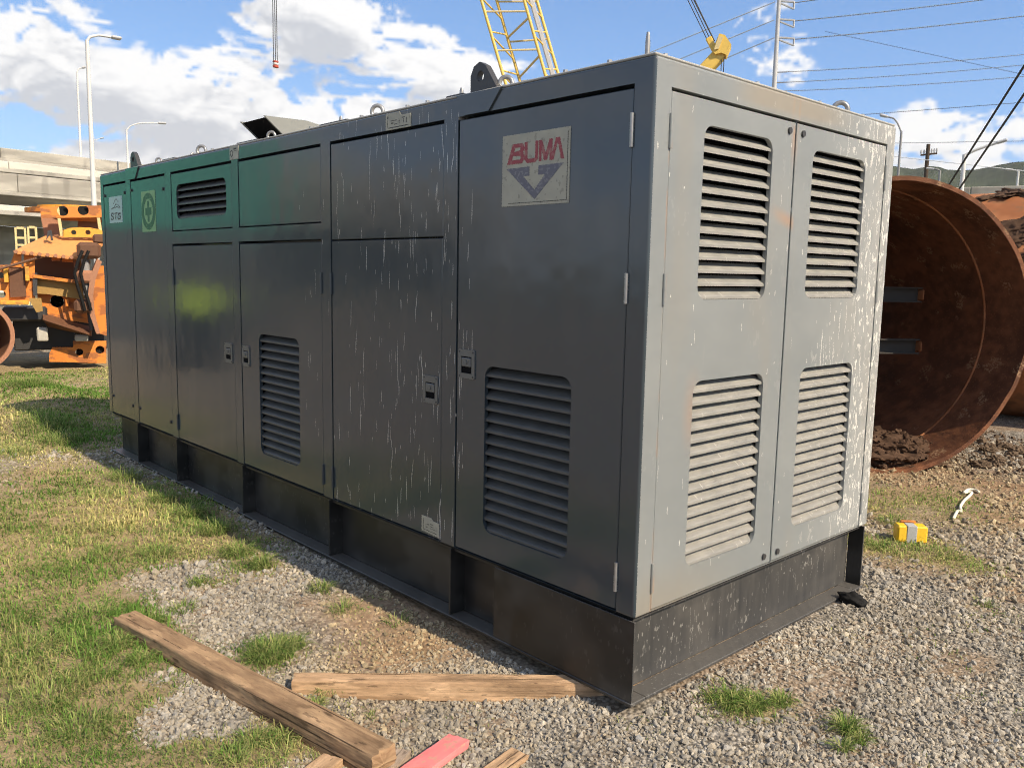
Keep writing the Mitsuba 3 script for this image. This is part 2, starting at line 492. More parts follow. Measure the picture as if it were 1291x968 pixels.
# ------------------------------------------------------------------ ground
def gz(x, y):
    base = -0.09 * np.exp(-(((x + .5) / 1.7) ** 2 + ((y + .45) / .75) ** 2))
    far = np.hypot(x - 2, y + 2.6)
    inside = np.clip(np.maximum(np.maximum(x, -6.39 - x), np.maximum(-y, y - 2.08)) / .5, 0, 1)
    q = np.stack([x * .9, y * .9, x * 0], -1)
    rough = (meshkit.fbm(q, 4, 5) - .5) * .09 * inside * np.clip((far - 3.0) / 6, 0.12, 1) * np.exp(-far / 60)
    mound = 0.16 * np.exp(-(((x + 10.4) / 1.6) ** 2 + ((y - .25) / .55) ** 2)) + 0.12 * np.exp(-(((x + 8.3) / .8) ** 2 + ((y + .25) / .35) ** 2))
    return base + rough + mound


# patches: x, y, radius, weight
GRASS = [[-0.621, 3.997, 0.55, 0.9], [-0.263, 2.913, 0.3, 0.9], [-0.059, 3.109, 0.3, 0.9], [0.233, 2.98, 0.22, 0.8], [-0.567, 4.634, 0.4, 0.35], [0.601, 2.282, 0.25, 0.35], [0.231, 0.402, 0.13, 0.85], [0.335, 0.417, 0.12, 0.8], [0.355, 0.571, 0.08, 0.6], [0.662, 0.537, 0.09, 0.9], [0.739, 0.457, 0.05, 0.6], [-13.4, 0.867, 3.2, 1.2], [-9.071, 0.123, 1.6, 1.1], [-7.212, -0.559, 1.1, 1], [-5.239, -0.613, 0.7, 0.8], [-4.479, -0.437, 0.5, 1], [-3.72, -0.319, 0.4, 1.0], [-3.009, -0.377, 0.36, 1.0], [-2.568, -0.377, 0.2, 0.9], [-3.293, -0.746, 0.4, 0.9], [-4.027, -0.856, 0.5, 0.7], [-3.434, -1.171, 0.4, 0.5], [-4.497, -1.135, 0.5, 0.6], [-2.492, -1.541, 0.45, 0.9], [-2.153, -1.419, 0.32, 1], [-2.106, -1.193, 0.15, 0.7], [-1.772, -1.723, 0.4, 1], [-1.365, -1.921, 0.4, 1], [-1.41, -1.701, 0.25, 0.9], [-1.705, -1.521, 0.2, 1], [-1.773, -1.346, 0.12, 0.8], [-1.512, -0.815, 0.15, 1.1], [-1.449, -0.926, 0.1, 0.8], [-2.027, -0.26, 0.16, 0.5], [-2.496, -0.702, 0.16, 0.7], [-1.036, -0.807, 0.07, 0.9], [-0.982, -0.904, 0.06, 0.6], [-0.791, -1.327, 0.26, 1], [-0.747, -1.157, 0.12, 1.0], [-0.84, -1.487, 0.2, 0.9], [-0.967, -1.145, 0.07, 0.5], [-2.406, -1.735, 0.4, 0.7], [-2.107, -2.011, 0.8, 1], [-3.876, -1.714, 1.2, 0.8], [-0.987, -1.715, 0.15, 0.6], [-1.368, -1.374, 0.1, 0.5], [-1.396, -0.187, 0.1, 0.2], [-1.739, -0.307, 0.12, 0.3]]
DIRT = [[-3.743, -1.315, 0.55, 1.2], [-3.063, -1.555, 0.45, 1.0], [-5.639, -0.684, 0.4, 0.9], [-4.326, -1.077, 0.5, 0.9], [-2.953, -1.221, 0.2, 0.5], [-3.855, -0.489, 0.4, 0.6], [-1.34, -0.127, 0.38, 1], [-1.629, -0.178, 0.3, 0.8], [-1.195, -0.596, 0.2, 0.6], [-0.716, -0.742, 0.2, 0.5], [-0.453, 5.196, 0.9, 0.8], [-0.994, 5.206, 0.7, 0.8], [0.1, 4.213, 0.8, 0.6], [-0.822, 3.748, 0.4, 0.4], [0.594, 2.821, 0.5, 0.4], [-0.318, -0.479, 0.12, 0.2]]
GRAVEL_GAP = [[-2.739, -0.717, 0.24, 0.8], [-2.006, -0.675, 0.3, 1], [-2.21, -0.889, 0.22, 0.9], [-1.587, -1.427, 0.13, 0.9], [-1.173, -1.336, 0.2, 1.0], [-0.925, -1.313, 0.12, 0.7], [-1.072, -1.515, 0.1, 0.7], [-4.524, -0.843, 0.12, 0.5], [-0.98, -1.104, 0.1, 0.4], [-2.587, -0.935, 0.15, 0.5]]


def blob_np(L, x, y):
    s = np.zeros_like(x)
    for bx, by, r, w in L:
        s = s + w * np.exp(-((x - bx) ** 2 + (y - by) ** 2) / r ** 2)
    return s


def blob_dr(L, x, y):
    s = mi.Float(0)
    for bx, by, r, w in L:
        s = s + w * dr.exp(-(dr.square(x - bx) + dr.square(y - by)) / (r * r))
    return s


def ground_fn(p, n, uv):
    x, y = p.x, p.y
    far = dr.sqrt(dr.square(x - 2.06) + dr.square(y + 2.6))
    g = blob_dr(GRASS, x, y) - blob_dr(GRAVEL_GAP, x, y)
    d = blob_dr(DIRT, x, y)
    nz = fbm(x * 4, y * 4, 1.0)
    g = dr.clip(g + (nz - .5) * .7, 0, 1)
    d = dr.clip(d + (nz - .5) * .8, 0, 1)
    v = voronoi(x * 55, y * 55)
    v2 = voronoi(x * 23 + 7, y * 23)
    tone = 0.55 + 0.75 * v[2]
    stone = mix((0.19, 0.172, 0.145), (0.36, 0.335, 0.29), v2[2]) * tone * dr.clip(1.15 - v[0] * .9, .25, 1.0)
    brown = mix((0.21, 0.135, 0.082), (0.34, 0.24, 0.15), fbm(x * 9, y * 9, 4.0)) * (0.75 + .4 * v[2])
    c = mix(stone, brown, dr.clip(d * .85 + .45 * smoothstep(.52, .36, fbm(x * 2.6, y * 2.6, 6.0)), 0, 1))
    c = mix(c, mix((0.17, 0.13, 0.07), (0.33, 0.26, 0.15), fbm(x * 14, y * 14, 2.0)), g * .9)
    farc = mix((0.165, 0.155, 0.125), (0.12, 0.125, 0.065), fbm(x * .12, y * .12, 5.0))
    return mix(c, farc, smoothstep(25.0, 60.0, far))


def ground_h(p, n, uv):
    v = voronoi(p.x * 48, p.y * 48)
    return (1 - dr.clip(v[0], 0, 1)) * 1.0 + .6 * fbm(p.x * 14, p.y * 14, 3.0)


scene['mat_ground'] = {'type': 'bumpmap', 'arbitrary': proc(ground_h, 3e-3), 'scale': 0.012, 'bsdf': pr(proc(ground_fn), .95, spec=.1)}


def axis_samples(lo, hi, step, far):
    near = np.arange(lo, hi + step / 2, step)
    g = np.geomspace(.1, far, 45)
    return np.concatenate([(lo - g)[::-1], near, hi + g])


gx, gy = axis_samples(-12, 4, .06, 3500), axis_samples(-4, 9, .06, 3500)
X, Y = np.meshgrid(gx, gy, indexing='ij')
Vg = np.stack([X, Y, gz(X, Y)], -1).reshape(-1, 3)
i, j = np.meshgrid(np.arange(len(gx) - 1), np.arange(len(gy) - 1), indexing='ij')
k = len(gy)
Fg = np.stack([i * k + j, (i + 1) * k + j, (i + 1) * k + j + 1, i * k + j + 1], -1).reshape(-1, 4)
put('ground', (Vg, Fg), 'mat_ground', smooth=True)
tag('ground', 'uneven yard of gravel, bare dirt and dry grass', kind='structure')


def scatter(n, mask, lo, hi, seed, near=3.0, power=1.0, maxd=14.0):
    """points inside the camera's footprint, thinned with distance."""
    r = np.random.default_rng(seed)
    P = np.stack([r.uniform(lo[0], hi[0], n), r.uniform(lo[1], hi[1], n)], 1)
    d = P - EYE[:2]
    dist = np.hypot(d[:, 0], d[:, 1])
    a = np.arctan2(d[:, 1], d[:, 0]) - YAW
    a = (a + np.pi) % (2 * np.pi) - np.pi
    keep = (np.abs(a) < math.radians(37)) & (dist > 1.6) & (dist < maxd)
    keep &= ~((P[:, 0] < .005) & (P[:, 0] > -6.4) & (P[:, 1] > -.0) & (P[:, 1] < 2.09))
    keep &= r.random(n) < np.clip((near / np.maximum(dist, near)) ** power, 0, 1) * mask(P[:, 0], P[:, 1])
    return P[keep], dist[keep], r


def nz2(x, y, s, seed):
    return meshkit.fbm(np.stack([x * s, y * s, x * 0], -1), 3, seed)


def grass_mask(x, y):
    return np.clip(2.4 * (nz2(x, y, 8.0, 41) - .16), .35, 1) * grass_base(x, y)


def grass_base(x, y):
    return np.clip(blob_np(GRASS, x, y) - blob_np(GRAVEL_GAP, x, y) + (nz2(x, y, 4.0, 31) - .5) * .9 - .08, 0, 1)


def gravel_mask(x, y):
    return np.clip(1.1 - 1.3 * grass_base(x, y) - .6 * np.clip(blob_np(DIRT, x, y), 0, 1), 0.0, 1) * np.clip(3.2 * (nz2(x, y, 2.6, 63) - .24), .25, 1)


# gravel: every stone a small faceted lump
ico = trimesh.creation.icosahedron()
P, dist, r = scatter(2300000, gravel_mask, (-9, -2.6), (3.5, 9.5), 3, near=2.7, power=2.0, maxd=11)
n = len(P)
size = np.clip(r.lognormal(math.log(.0064), .42, n), .0035, .017) * np.clip(dist / 4.0, 1, 1.7)
V = ico.vertices[None] * (1 + r.uniform(-.34, .34, (n, 12, 1)))
V = V * np.stack([r.uniform(.8, 1.35, n), r.uniform(.7, 1.1, n), r.uniform(.45, .8, n)], 1)[:, None]
qa = r.normal(size=(n, 4)); qa[:, :2] *= .35; qa[:, 0] = np.abs(qa[:, 0]) + .6; qa /= np.linalg.norm(qa, axis=1, keepdims=True)
w_, x_, y_, z_ = qa.T
Rm = np.stack([1 - 2 * (y_**2 + z_**2), 2 * (x_*y_ - z_*w_), 2 * (x_*z_ + y_*w_), 2 * (x_*y_ + z_*w_), 1 - 2 * (x_**2 + z_**2), 2 * (y_*z_ - x_*w_), 2 * (x_*z_ - y_*w_), 2 * (y_*z_ + x_*w_), 1 - 2 * (x_**2 + y_**2)], -1).reshape(-1, 3, 3)
V = np.einsum('nij,nkj->nki', Rm, V) * size[:, None, None]
zc = gz(P[:, 0], P[:, 1]) + size * r.uniform(.05, .5, n)
V += np.concatenate([P, zc[:, None]], 1)[:, None]
F = (ico.faces[None] + 12 * np.arange(n)[:, None, None]).reshape(-1, 3)
tone = np.clip(r.normal(.285, .062, n) * (.78 + .44 * nz2(P[:, 0], P[:, 1], 1.7, 19)), .10, .50)
warm = np.clip(r.normal(.20, .06, n) + .35 * np.clip(blob_np(DIRT, P[:, 0], P[:, 1]), 0, 1), 0, .5)
C = np.stack([tone * (1 + .35 * warm), tone * (1 - .12 * warm), tone * (.96 - .75 * warm)], 1)
put('gravel', (V.reshape(-1, 3), F), 'mat_vertex_stone', color=np.repeat(C, 12, 0))
tag('gravel', 'loose grey and brown crushed stones covering the yard', kind='stuff')
N_STONES = n

# grass blades
P, dist, r = scatter(2000000, grass_mask, (-13.5, -3.2), (2.6, 6.5), 5, near=3.0, power=1.45, maxd=17)
n = len(P)
gm = blob_np(GRASS, P[:, 0], P[:, 1])
clump = nz2(P[:, 0], P[:, 1], 2.3, 77)
h = (.018 + .045 * r.random(n) ** 1.6) * (0.55 + 1.3 * np.clip(clump - .25, 0, 1)) * np.clip(.6 + .4 * gm, .6, 1.3)
tuft = np.zeros(n)
for tx, ty, tr in [[-1.489, -0.826, 0.16], [0.231, 0.402, 0.12], [0.34, 0.439, 0.12], [0.668, 0.526, 0.08], [-2.582, -0.395, 0.2], [-3.528, -0.229, 0.22], [-6.985, -0.262, 0.5], [-10.426, 0.466, 0.9], [-1.044, -0.791, 0.06], [-4.046, -0.246, 0.2], [-0.229, 2.955, 0.25]]:
    tuft = np.maximum(tuft, np.exp(-((P[:, 0] - tx) ** 2 + (P[:, 1] - ty) ** 2) / tr ** 2))
tall = r.random(n) < .03
h = h * (1 + .3 * tuft) * np.where(tall, 1.9, 1)
wid = .0013 * np.clip(dist / 2.6, 1, 5) * r.uniform(.7, 1.4, n)
ang = r.uniform(0, 2 * np.pi, n)
lean = r.uniform(.2, 1.9, n) 
side = np.stack([-np.sin(ang), np.cos(ang), ang * 0], 1)
dirn = np.stack([np.cos(ang), np.sin(ang), ang * 0], 1)
base = np.concatenate([P, (gz(P[:, 0], P[:, 1]) - .003)[:, None]], 1)
upv = np.array([0, 0, 1.0])
mid = base + h[:, None] * .55 * upv + dirn * (h * lean * .25)[:, None]
tip = base + (h * np.clip(1.05 - .42 * lean, .18, 1))[:, None] * upv + dirn * (h * lean * .85)[:, None]
V = np.stack([base - side * wid[:, None], base + side * wid[:, None], mid - side * (wid * .8)[:, None], mid + side * (wid * .8)[:, None], tip], 1)
F = (np.array([[0, 1, 3], [0, 3, 2], [2, 3, 4]])[None] + 5 * np.arange(n)[:, None, None]).reshape(-1, 3)
straw = np.clip(.06 + 1.7 * (nz2(P[:, 0], P[:, 1], 1.1, 13) - .42) + .9 * (r.random(n) - .45) + .35 * np.exp(-((P[:, 1] + .45) / .5) ** 2) * (P[:, 0] < -2) - .35 * tuft, 0, 1)
C = (np.array([.120, .225, .045]) * (1 - straw)[:, None] + np.array([.54, .47, .21]) * straw[:, None]) * r.uniform(.6, 1.35, (n, 1)) * (0.72 + .62 * nz2(P[:, 0], P[:, 1], 3.1, 55))[:, None] * 1.05
# arching tufts
def tuft_blades(cx, cy, rad, nb_, hmin, hmax, rr):
    g = 5
    a = rr.uniform(0, 2 * np.pi, nb_)
    rad_ = rad * np.sqrt(rr.random(nb_))
    bx_, by_ = cx + rad_ * np.cos(a) * .6, cy + rad_ * np.sin(a) * .6
    a = a + rr.normal(0, .6, nb_)
    hh = rr.uniform(hmin, hmax, nb_)
    out = rr.uniform(.15, 1.0, nb_)
    s_ = np.linspace(0, 1, g)
    px_ = bx_[:, None] + np.cos(a)[:, None] * (hh * out)[:, None] * s_ ** 1.7
    py_ = by_[:, None] + np.sin(a)[:, None] * (hh * out)[:, None] * s_ ** 1.7
    pz_ = gz(bx_, by_)[:, None] - .004 + hh[:, None] * (s_ - (.35 + .35 * out)[:, None] * s_ ** 2.6)
    w_b = rr.uniform(.0013, .0026, nb_)[:, None] * (1 - s_ ** 2 * .92)
    sx_, sy_ = -np.sin(a)[:, None] * w_b, np.cos(a)[:, None] * w_b
    VV = np.stack([np.stack([px_ - sx_, py_ - sy_, pz_], -1), np.stack([px_ + sx_, py_ + sy_, pz_], -1)], 2).reshape(nb_, 2 * g, 3)
    q_ = np.arange(g - 1) * 2
    FF = np.concatenate([np.stack([q_, q_ + 1, q_ + 3], 1), np.stack([q_, q_ + 3, q_ + 2], 1)])
    FF = (FF[None] + 2 * g * np.arange(nb_)[:, None, None]).reshape(-1, 3)
    st_b = np.clip(rr.normal(.22, .22, nb_), 0, 1)[:, None]
    CC = (np.array([.12, .22, .045]) * (1 - st_b) + np.array([.62, .54, .26]) * st_b) * rr.uniform(.6, 1.3, (nb_, 1))
    return VV.reshape(-1, 3), FF, np.repeat(CC, 2 * g, 0)


VS, FS, CS, off_ = [V.reshape(-1, 3)], [F], [np.repeat(C, 5, 0)], n * 5
for cx, cy, rad, nb_, hmin, hmax in [[-1.489, -0.826, 0.15, 420, 0.05, 0.15], [-1.463, -0.9, 0.1, 200, 0.05, 0.12], [-1.514, -0.701, 0.08, 120, 0.05, 0.12], [0.238, 0.391, 0.1, 260, 0.04, 0.1], [0.317, 0.416, 0.08, 200, 0.04, 0.1], [0.375, 0.536, 0.07, 150, 0.04, 0.09], [0.16, 0.361, 0.06, 80, 0.03, 0.07], [0.668, 0.526, 0.06, 220, 0.05, 0.13], [0.713, 0.394, 0.05, 90, 0.04, 0.09], [0.737, 0.494, 0.04, 80, 0.04, 0.1], [0.554, 2.364, 0.1, 60, 0.03, 0.07], [-1.036, -0.807, 0.06, 160, 0.04, 0.1], [-0.946, -0.913, 0.05, 90, 0.03, 0.08], [-2.027, -0.26, 0.1, 120, 0.05, 0.12], [-2.827, -0.382, 0.15, 260, 0.06, 0.16], [-3.328, -0.317, 0.15, 260, 0.06, 0.18], [-2.554, -0.358, 0.12, 200, 0.06, 0.16], [-3.813, -0.281, 0.15, 260, 0.06, 0.18], [-4.306, -0.293, 0.15, 200, 0.06, 0.17], [-5.14, -0.275, 0.2, 220, 0.06, 0.2], [-1.739, -0.307, 0.1, 60, 0.05, 0.12], [-1.432, -0.162, 0.1, 50, 0.04, 0.1], [-2.106, -1.193, 0.12, 300, 0.05, 0.12], [-1.952, -1.374, 0.1, 220, 0.05, 0.12], [-1.732, -1.36, 0.08, 180, 0.04, 0.1], [-2.204, -0.976, 0.12, 120, 0.04, 0.1], [-7.736, -0.215, 0.5, 500, 0.1, 0.3], [-10.542, 0.303, 0.5, 500, 0.1, 0.3], [-7.008, -0.292, 0.3, 300, 0.1, 0.28], [-6.67, -0.75, 0.3, 200, 0.08, 0.2], [-2.477, -0.778, 0.1, 120, 0.04, 0.1], [-0.812, -1.254, 0.1, 180, 0.03, 0.09], [-0.774, -1.142, 0.08, 150, 0.03, 0.09], [-0.756, -1.374, 0.1, 150, 0.03, 0.09], [-1.625, -1.76, 0.25, 300, 0.04, 0.12], [-2.17, -1.722, 0.25, 240, 0.04, 0.12], [-1.285, -1.736, 0.2, 240, 0.04, 0.12], [-2.374, -1.39, 0.2, 200, 0.04, 0.12], [-3.116, -0.762, 0.2, 220, 0.04, 0.12], [-3.317, -1.023, 0.2, 200, 0.04, 0.12], [-0.734, -0.769, 0.03, 20, 0.03, 0.06], [-0.434, 3.558, 0.2, 160, 0.04, 0.12], [-0.263, 2.913, 0.15, 120, 0.04, 0.1], [0.078, 3.076, 0.2, 120, 0.04, 0.1]]:
    v_t, f_t, c_t = tuft_blades(cx, cy, rad, nb_, hmin, hmax, r)
    VS.append(v_t); FS.append(f_t + off_); CS.append(c_t); off_ += len(v_t)
put('grass', (np.vstack(VS), np.vstack(FS)), 'mat_grass', color=np.vstack(CS))
tag('grass', 'patchy green and straw coloured grass growing through the gravel', kind='stuff')
N_BLADES = n

# ------------------------------------------------------------------ the generator enclosure
L, W, Z0, Z1 = 6.39, 2.083, 0.38, 2.58
GEN = thing('generator_set', 'long grey steel generator enclosure with louvred doors on a black skid', 'generator')

#   long side: name, x0, x1, z0, z1, louvre opening (x0, x1, z0, z1)
SIDE = [('door', -6.300, -5.720, .392, 2.473, None), ('door', -5.598, -4.832, .392, 2.473, None),
        ('vent_panel', -4.700, -3.632, 2.040, 2.473, (-4.606, -3.722, 2.127, 2.386)), ('door', -4.704, -3.642, .392, 1.923, None),
        ('panel', -3.518, -2.440, 2.040, 2.473, None), ('door', -3.526, -2.440, .392, 1.925, (-3.268, -2.724, .512, 1.328)),
        ('panel', -2.322, -1.276, 1.934, 2.473, None), ('door', -2.322, -1.280, .394, 1.927, None),
        ('door', -1.156, -0.104, .392, 2.473, (-.946, -.386, .522, 1.328))]
END = [('door', .108, 1.040, .392, 2.466, [(.333, .854, 1.668, 2.370), (.336, .885, .520, 1.328)]),
       ('door', 1.050, 1.980, .392, 2.466, [(1.214, 1.756, 1.668, 2.367), (1.222, 1.768, .526, 1.328)])]

# outer frame: rounded shell with a pocket behind every door
r_ = .013
shell = m3.Manifold.batch_hull([m3.Manifold.sphere(r_, 20).translate([x, y, z]) for x in (-L + r_, -r_) for y in (r_, W - r_) for z in (Z0 + r_, Z1 - r_)])
for nm, a, b, c, d, o in SIDE:
    shell = shell - man_box(a - .007, b + .007, -.1, .13, c - .007, d + .016)
for nm, a, b, c, d, o in END:
    shell = shell - man_box(-.13, .1, a - .005, b + .005, c - .006, d + .012)
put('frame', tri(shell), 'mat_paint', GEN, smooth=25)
put('roof_sheet', cbox(-L + .006, -.006, .006, W - .006, Z1 + .001, Z1 + .011, .003), 'mat_roof', GEN)
put('bottom_trim', cbox(-L + .02, -.02, .02, W - .02, Z0 - .012, Z0 - .001, .003), 'mat_gap', GEN)

SLATS = {}


def slat_mesh(width, M):
    key = (round(width, 3), M is M_END)
    if key not in SLATS:
        prof = Polygon([(-.0035, 0), (-.0035, .0105), (-.009, .0155), (-.056, .0475), (-.058, .0445), (-.011, .0095)])
        m = trimesh.creation.extrude_polygon(prof, width, engine='earcut')      # x = w, y = v, z along u
        m.apply_transform(np.array([[0, 0, 1, -width / 2], [0, 1, 0, 0], [1, 0, 0, 0], [0, 0, 0, 1.0]]))
        m.invert() if m.volume < 0 else None
        SLATS[key] = mikit.ply(xf(m, M), 'mat_slat')
    return SLATS[key]


def leaf(name, a, b, c, d, openings, M, w0=-.024, w1=-.0025, bow=0.0):
    man = man_box(a, b, c, d, w0, w1, .0035)
    for o in openings:
        rr = np.array(rrect(o[0], o[1], o[2], o[3], .055, 6).exterior.coords)[:-1]
        man = man - man_prism(rr if Polygon(rr).exterior.is_ccw else rr[::-1], w0 - .02, w1 + .02)
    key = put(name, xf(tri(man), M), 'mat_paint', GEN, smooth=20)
    for o in openings:
        put('louvre_backing', xf(trimesh.creation.box(bounds=[[o[0] - .03, o[2] - .03, -.128], [o[1] + .03, o[3] + .03, -.090]]), M), 'mat_black', key)
        pitch = .0535
        nn = int(round((o[3] - o[2]) / pitch))
        for t in range(nn):
            v = o[2] + (o[3] - o[2]) * (t + .0) / nn + .002
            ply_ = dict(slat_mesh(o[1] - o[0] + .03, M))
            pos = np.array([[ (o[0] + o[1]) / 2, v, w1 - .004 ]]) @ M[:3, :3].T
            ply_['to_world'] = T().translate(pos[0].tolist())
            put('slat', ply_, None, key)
    return key


def hinge(key, u, v0, v1, M, mat='mat_paint'):
    m = trimesh.creation.cylinder(radius=.0085, height=(v1 - v0), sections=14)
    m.apply_transform(trimesh.transformations.rotation_matrix(math.pi / 2, [1, 0, 0]))
    m.apply_translation([u, (v0 + v1) / 2, .004])
    m2 = trimesh.creation.cylinder(radius=.0095, height=.004, sections=14)
    m2.apply_transform(trimesh.transformations.rotation_matrix(math.pi / 2, [1, 0, 0]))
    m2.apply_translation([u, (v0 + v1) / 2, .004])
    put('hinge', xf(cat(m, m2), M), mat, key, smooth=40)


def latch(key, u0, u1, v0, v1, M):
    """recessed paddle latch: plate with a dark pocket, square paddle, lock and screws."""
    w = u1 - u0
    h = v1 - v0
    pu0, pu1, pv0, pv1 = u0 + .18 * w, u1 - .18 * w, v0 + .18 * h, v1 - .24 * h
    plate = rrect(u0, u1, v0, v1, .008, 4).difference(sbox(pu0, pv0, pu1, pv1))
    lk = put('latch', xf(prism(plate, -.003, .004), M), 'mat_latch', key, smooth=20)
    paddle = tri(man_box(pu0 + .005, pu1 - .005, pv0 + .032, pv1 - .006, -.004, .0075, .003))
    barrel = trimesh.creation.cylinder(radius=.011, height=.006, sections=16)
    barrel.apply_translation([(pu0 + pu1) / 2, (pv0 + pv1) / 2 + .013, .0085])
    put('latch_paddle', xf(cat(paddle, barrel), M), 'mat_latch', key, smooth=20)
    put('latch_pocket', xf(trimesh.creation.box(bounds=[[pu0, pv0, -.0035], [pu1, pv1, -.0015]]), M), 'mat_black', key)
    sc = []
    for a in (u0 + .011, u1 - .011):
        for b in (v0 + .011, v1 - .011):
            s = trimesh.creation.icosphere(1, .005); s.apply_scale([1, 1, .5]); s.apply_translation([a, b, .0045]); sc.append(s)
    put('screw', xf(cat(*sc), M), 'mat_dark_steel', key, smooth=True)


keys = []
for nm, a, b, c, d, o in SIDE:
    keys.append(leaf(nm, a, b, c, d, [o] if o else [], M_SIDE))
d1, d2, vent3, d3, pan4, d4, pan5, d5, d6 = keys
e1, e2 = [leaf(nm, a, b, c, d, o, M_END) for nm, a, b, c, d, o in END]
labels[d1] = {'label': 'narrow far door with a pale sticker'}
labels[d2] = {'label': 'door with a green cross sticker'}
labels[d5] = {'label': 'door streaked with white splashes'}
labels[d6] = {'label': 'nearest long side door with a red lettered plate'}
labels[e1] = {'label': 'left end door with two louvred openings'}
labels[e2] = {'label': 'right end door speckled white'}
labels[vent3] = {'label': 'small upper panel with five louvres'}

for v0, v1 in ((2.252, 2.380), (1.652, 1.771), (.473, .594)):
    hinge(d6, -.1005, v0, v1, M_SIDE, 'mat_steel')
    hinge(e1, .104, v0 - .002, v1, M_END)
    hinge(e2, 1.984, v0 - .012, v1 - .012, M_END)
for key, u in ((d3, -4.708), (d4, -2.4365), (d5, -2.3255)):
    for v0, v1 in ((.46, .585), (1.62, 1.745)):
        hinge(key, u, v0, v1, M_SIDE)
latch(d3, -3.800, -3.674, 1.090, 1.232, M_SIDE)
latch(d4, -3.515, -3.404, 1.090, 1.232, M_SIDE)
latch(d5, -1.426, -1.304, 1.096, 1.237, M_SIDE)
latch(d6, -1.140, -1.018, 1.253, 1.393, M_SIDE)
for key, pts_ in ((d1, [(-6.27, 2.39), (-5.745, 2.39), (-6.27, .55), (-5.745, .52)]), (d2, [(-5.575, 2.40), (-4.862, 2.37), (-5.575, .52), (-4.862, .5)])):
    for u, v in pts_:
        c_ = trimesh.creation.cylinder(radius=.013, height=.012, sections=14); c_.apply_translation([u, v, .002])
        put('bolt', xf(c_, M_SIDE), 'mat_dark_steel', key, smooth=40)
for u, v in ((.985, 2.425), (1.105, 2.425), (.975, .432), (1.100, .432)):
    c_ = trimesh.creation.cylinder(radius=.0145, height=.010, sections=16); c_.apply_translation([u, v, .001])
    put('bolt', xf(c_, M_END), 'mat_dark_steel', e1 if u < 1.045 else e2, smooth=40)

# plate with lettering on the near door
sp = put('sign_plate', xf(prism(sbox(-.844, 2.058, -.428, 2.367), -.0025, .001), M_SIDE), 'mat_cream', d6)
rim = sbox(-.833, 2.069, -.439, 2.356).difference(sbox(-.8305, 2.0715, -.4415, 2.3535))
rim = rim.difference(sbox(-.50, 2.35, -.43, 2.36)).difference(sbox(-.85, 2.06, -.80, 2.075))
put('sign_border', xf(prism(rim if isinstance(rim, Polygon) else max(rim.geoms, key=lambda g: g.area), .001, .002), M_SIDE), 'mat_print_dark', d6)


def letters(polys, u0, v0, w, h, M, mat, key, name):
    for P_ in polys:
        q = shapely.affinity.affine_transform(P_, [w, 0, 0, h, u0, v0])
        for g in getattr(q, 'geoms', [q]):
            put(name, xf(prism(g, .001, .0022), M), mat, key)


def stroke(pts_, t):
    return LineString(pts_).buffer(t / 2, cap_style=2, join_style=2)


B_ = shapely.union_all([Polygon([(0, 0), (.30, 1), (.50, 1), (.20, 0)]), stroke([(.32, .90), (.78, .90), (.84, .74), (.76, .56), (.50, .52)], .20), stroke([(.30, .52), (.80, .46), (.86, .27), (.76, .10), (.12, .10)], .20)])
U_ = stroke([(.10, 1), (.10, .2), (.22, .08), (.72, .08), (.84, .2), (.84, 1)], .2)
M_ = shapely.union_all([sbox(0, 0, .19, 1), sbox(.81, 0, 1, 1), Polygon([(.0, 1), (.22, 1), (.5, .35), (.78, 1), (1, 1), (.6, .02), (.4, .02)])])
A_ = Polygon([(0, 0), (.38, 1), (.66, 1), (1.0, 0), (.78, 0), (.52, .80), (.22, 0)])
letters([B_], -.812, 2.240, .118, .086, M_SIDE, 'mat_sign_red', d6, 'sign_letter')
letters([U_], -.700, 2.240, .090, .088, M_SIDE, 'mat_sign_red', d6, 'sign_letter')
letters([M_], -.610, 2.240, .080, .088, M_SIDE, 'mat_sign_red', d6, 'sign_letter')
letters([A_], -.540, 2.240, .080, .090, M_SIDE, 'mat_sign_red', d6, 'sign_letter')
tri_ = Polygon([(-.815, 2.222), (-.462, 2.224), (-.632, 2.082)]).difference(shapely.union_all([sbox(-.667, 2.17, -.612, 2.23), Polygon([(-.705, 2.1835), (-.572, 2.1835), (-.634, 2.122)]), ]))
for g in getattr(tri_, 'geoms', [tri_]):
    put('sign_emblem', xf(prism(g, .001, .0022), M_SIDE), 'mat_sign_violet', d6)

# stickers at the far end
put('sticker', xf(prism(sbox(-6.160, 2.140, -5.826, 2.370), -.0025, .0005), M_SIDE), 'mat_sticker_pale', d1, label='pale sticker with a mountain mark and letters')
for k_, ch in enumerate('ST'):
    t = meshkit.text_mesh(ch, .060, .001, bold=True)
    b0 = t.bounds
    t.apply_translation([-b0[0][0], -b0[0][1], 0])
    t.apply_scale([.080 / (b0[1][0] - b0[0][0]), 1, 1])
    t.apply_transform(np.array([[1, .25, 0, -6.130 + .092 * k_], [0, 1, 0, 2.165], [0, 0, 1, .0006], [0, 0, 0, 1.0]]))
    put('sticker_letter', xf(t, M_SIDE), 'mat_print_dark', d1)
G_ = stroke([(.95, .88), (.22, .88), (.10, .70), (.10, .25), (.22, .11), (.80, .11), (.88, .25), (.88, .46), (.52, .46)], .22)
G_ = shapely.affinity.affine_transform(G_, [.080, .25 * .06, 0, .060, -5.946, 2.165])
put('sticker_letter', xf(prism(G_, .0006, .0016), M_SIDE), 'mat_print_dark', d1)
mt = shapely.union_all([stroke([(-6.10, 2.262), (-6.03, 2.276), (-5.985, 2.300), (-5.93, 2.296), (-5.865, 2.268)], .007), stroke([(-6.04, 2.305), (-5.99, 2.342), (-5.96, 2.346), (-5.90, 2.312)], .006), stroke([(-6.03, 2.268), (-5.96, 2.28), (-5.88, 2.262)], .006)])
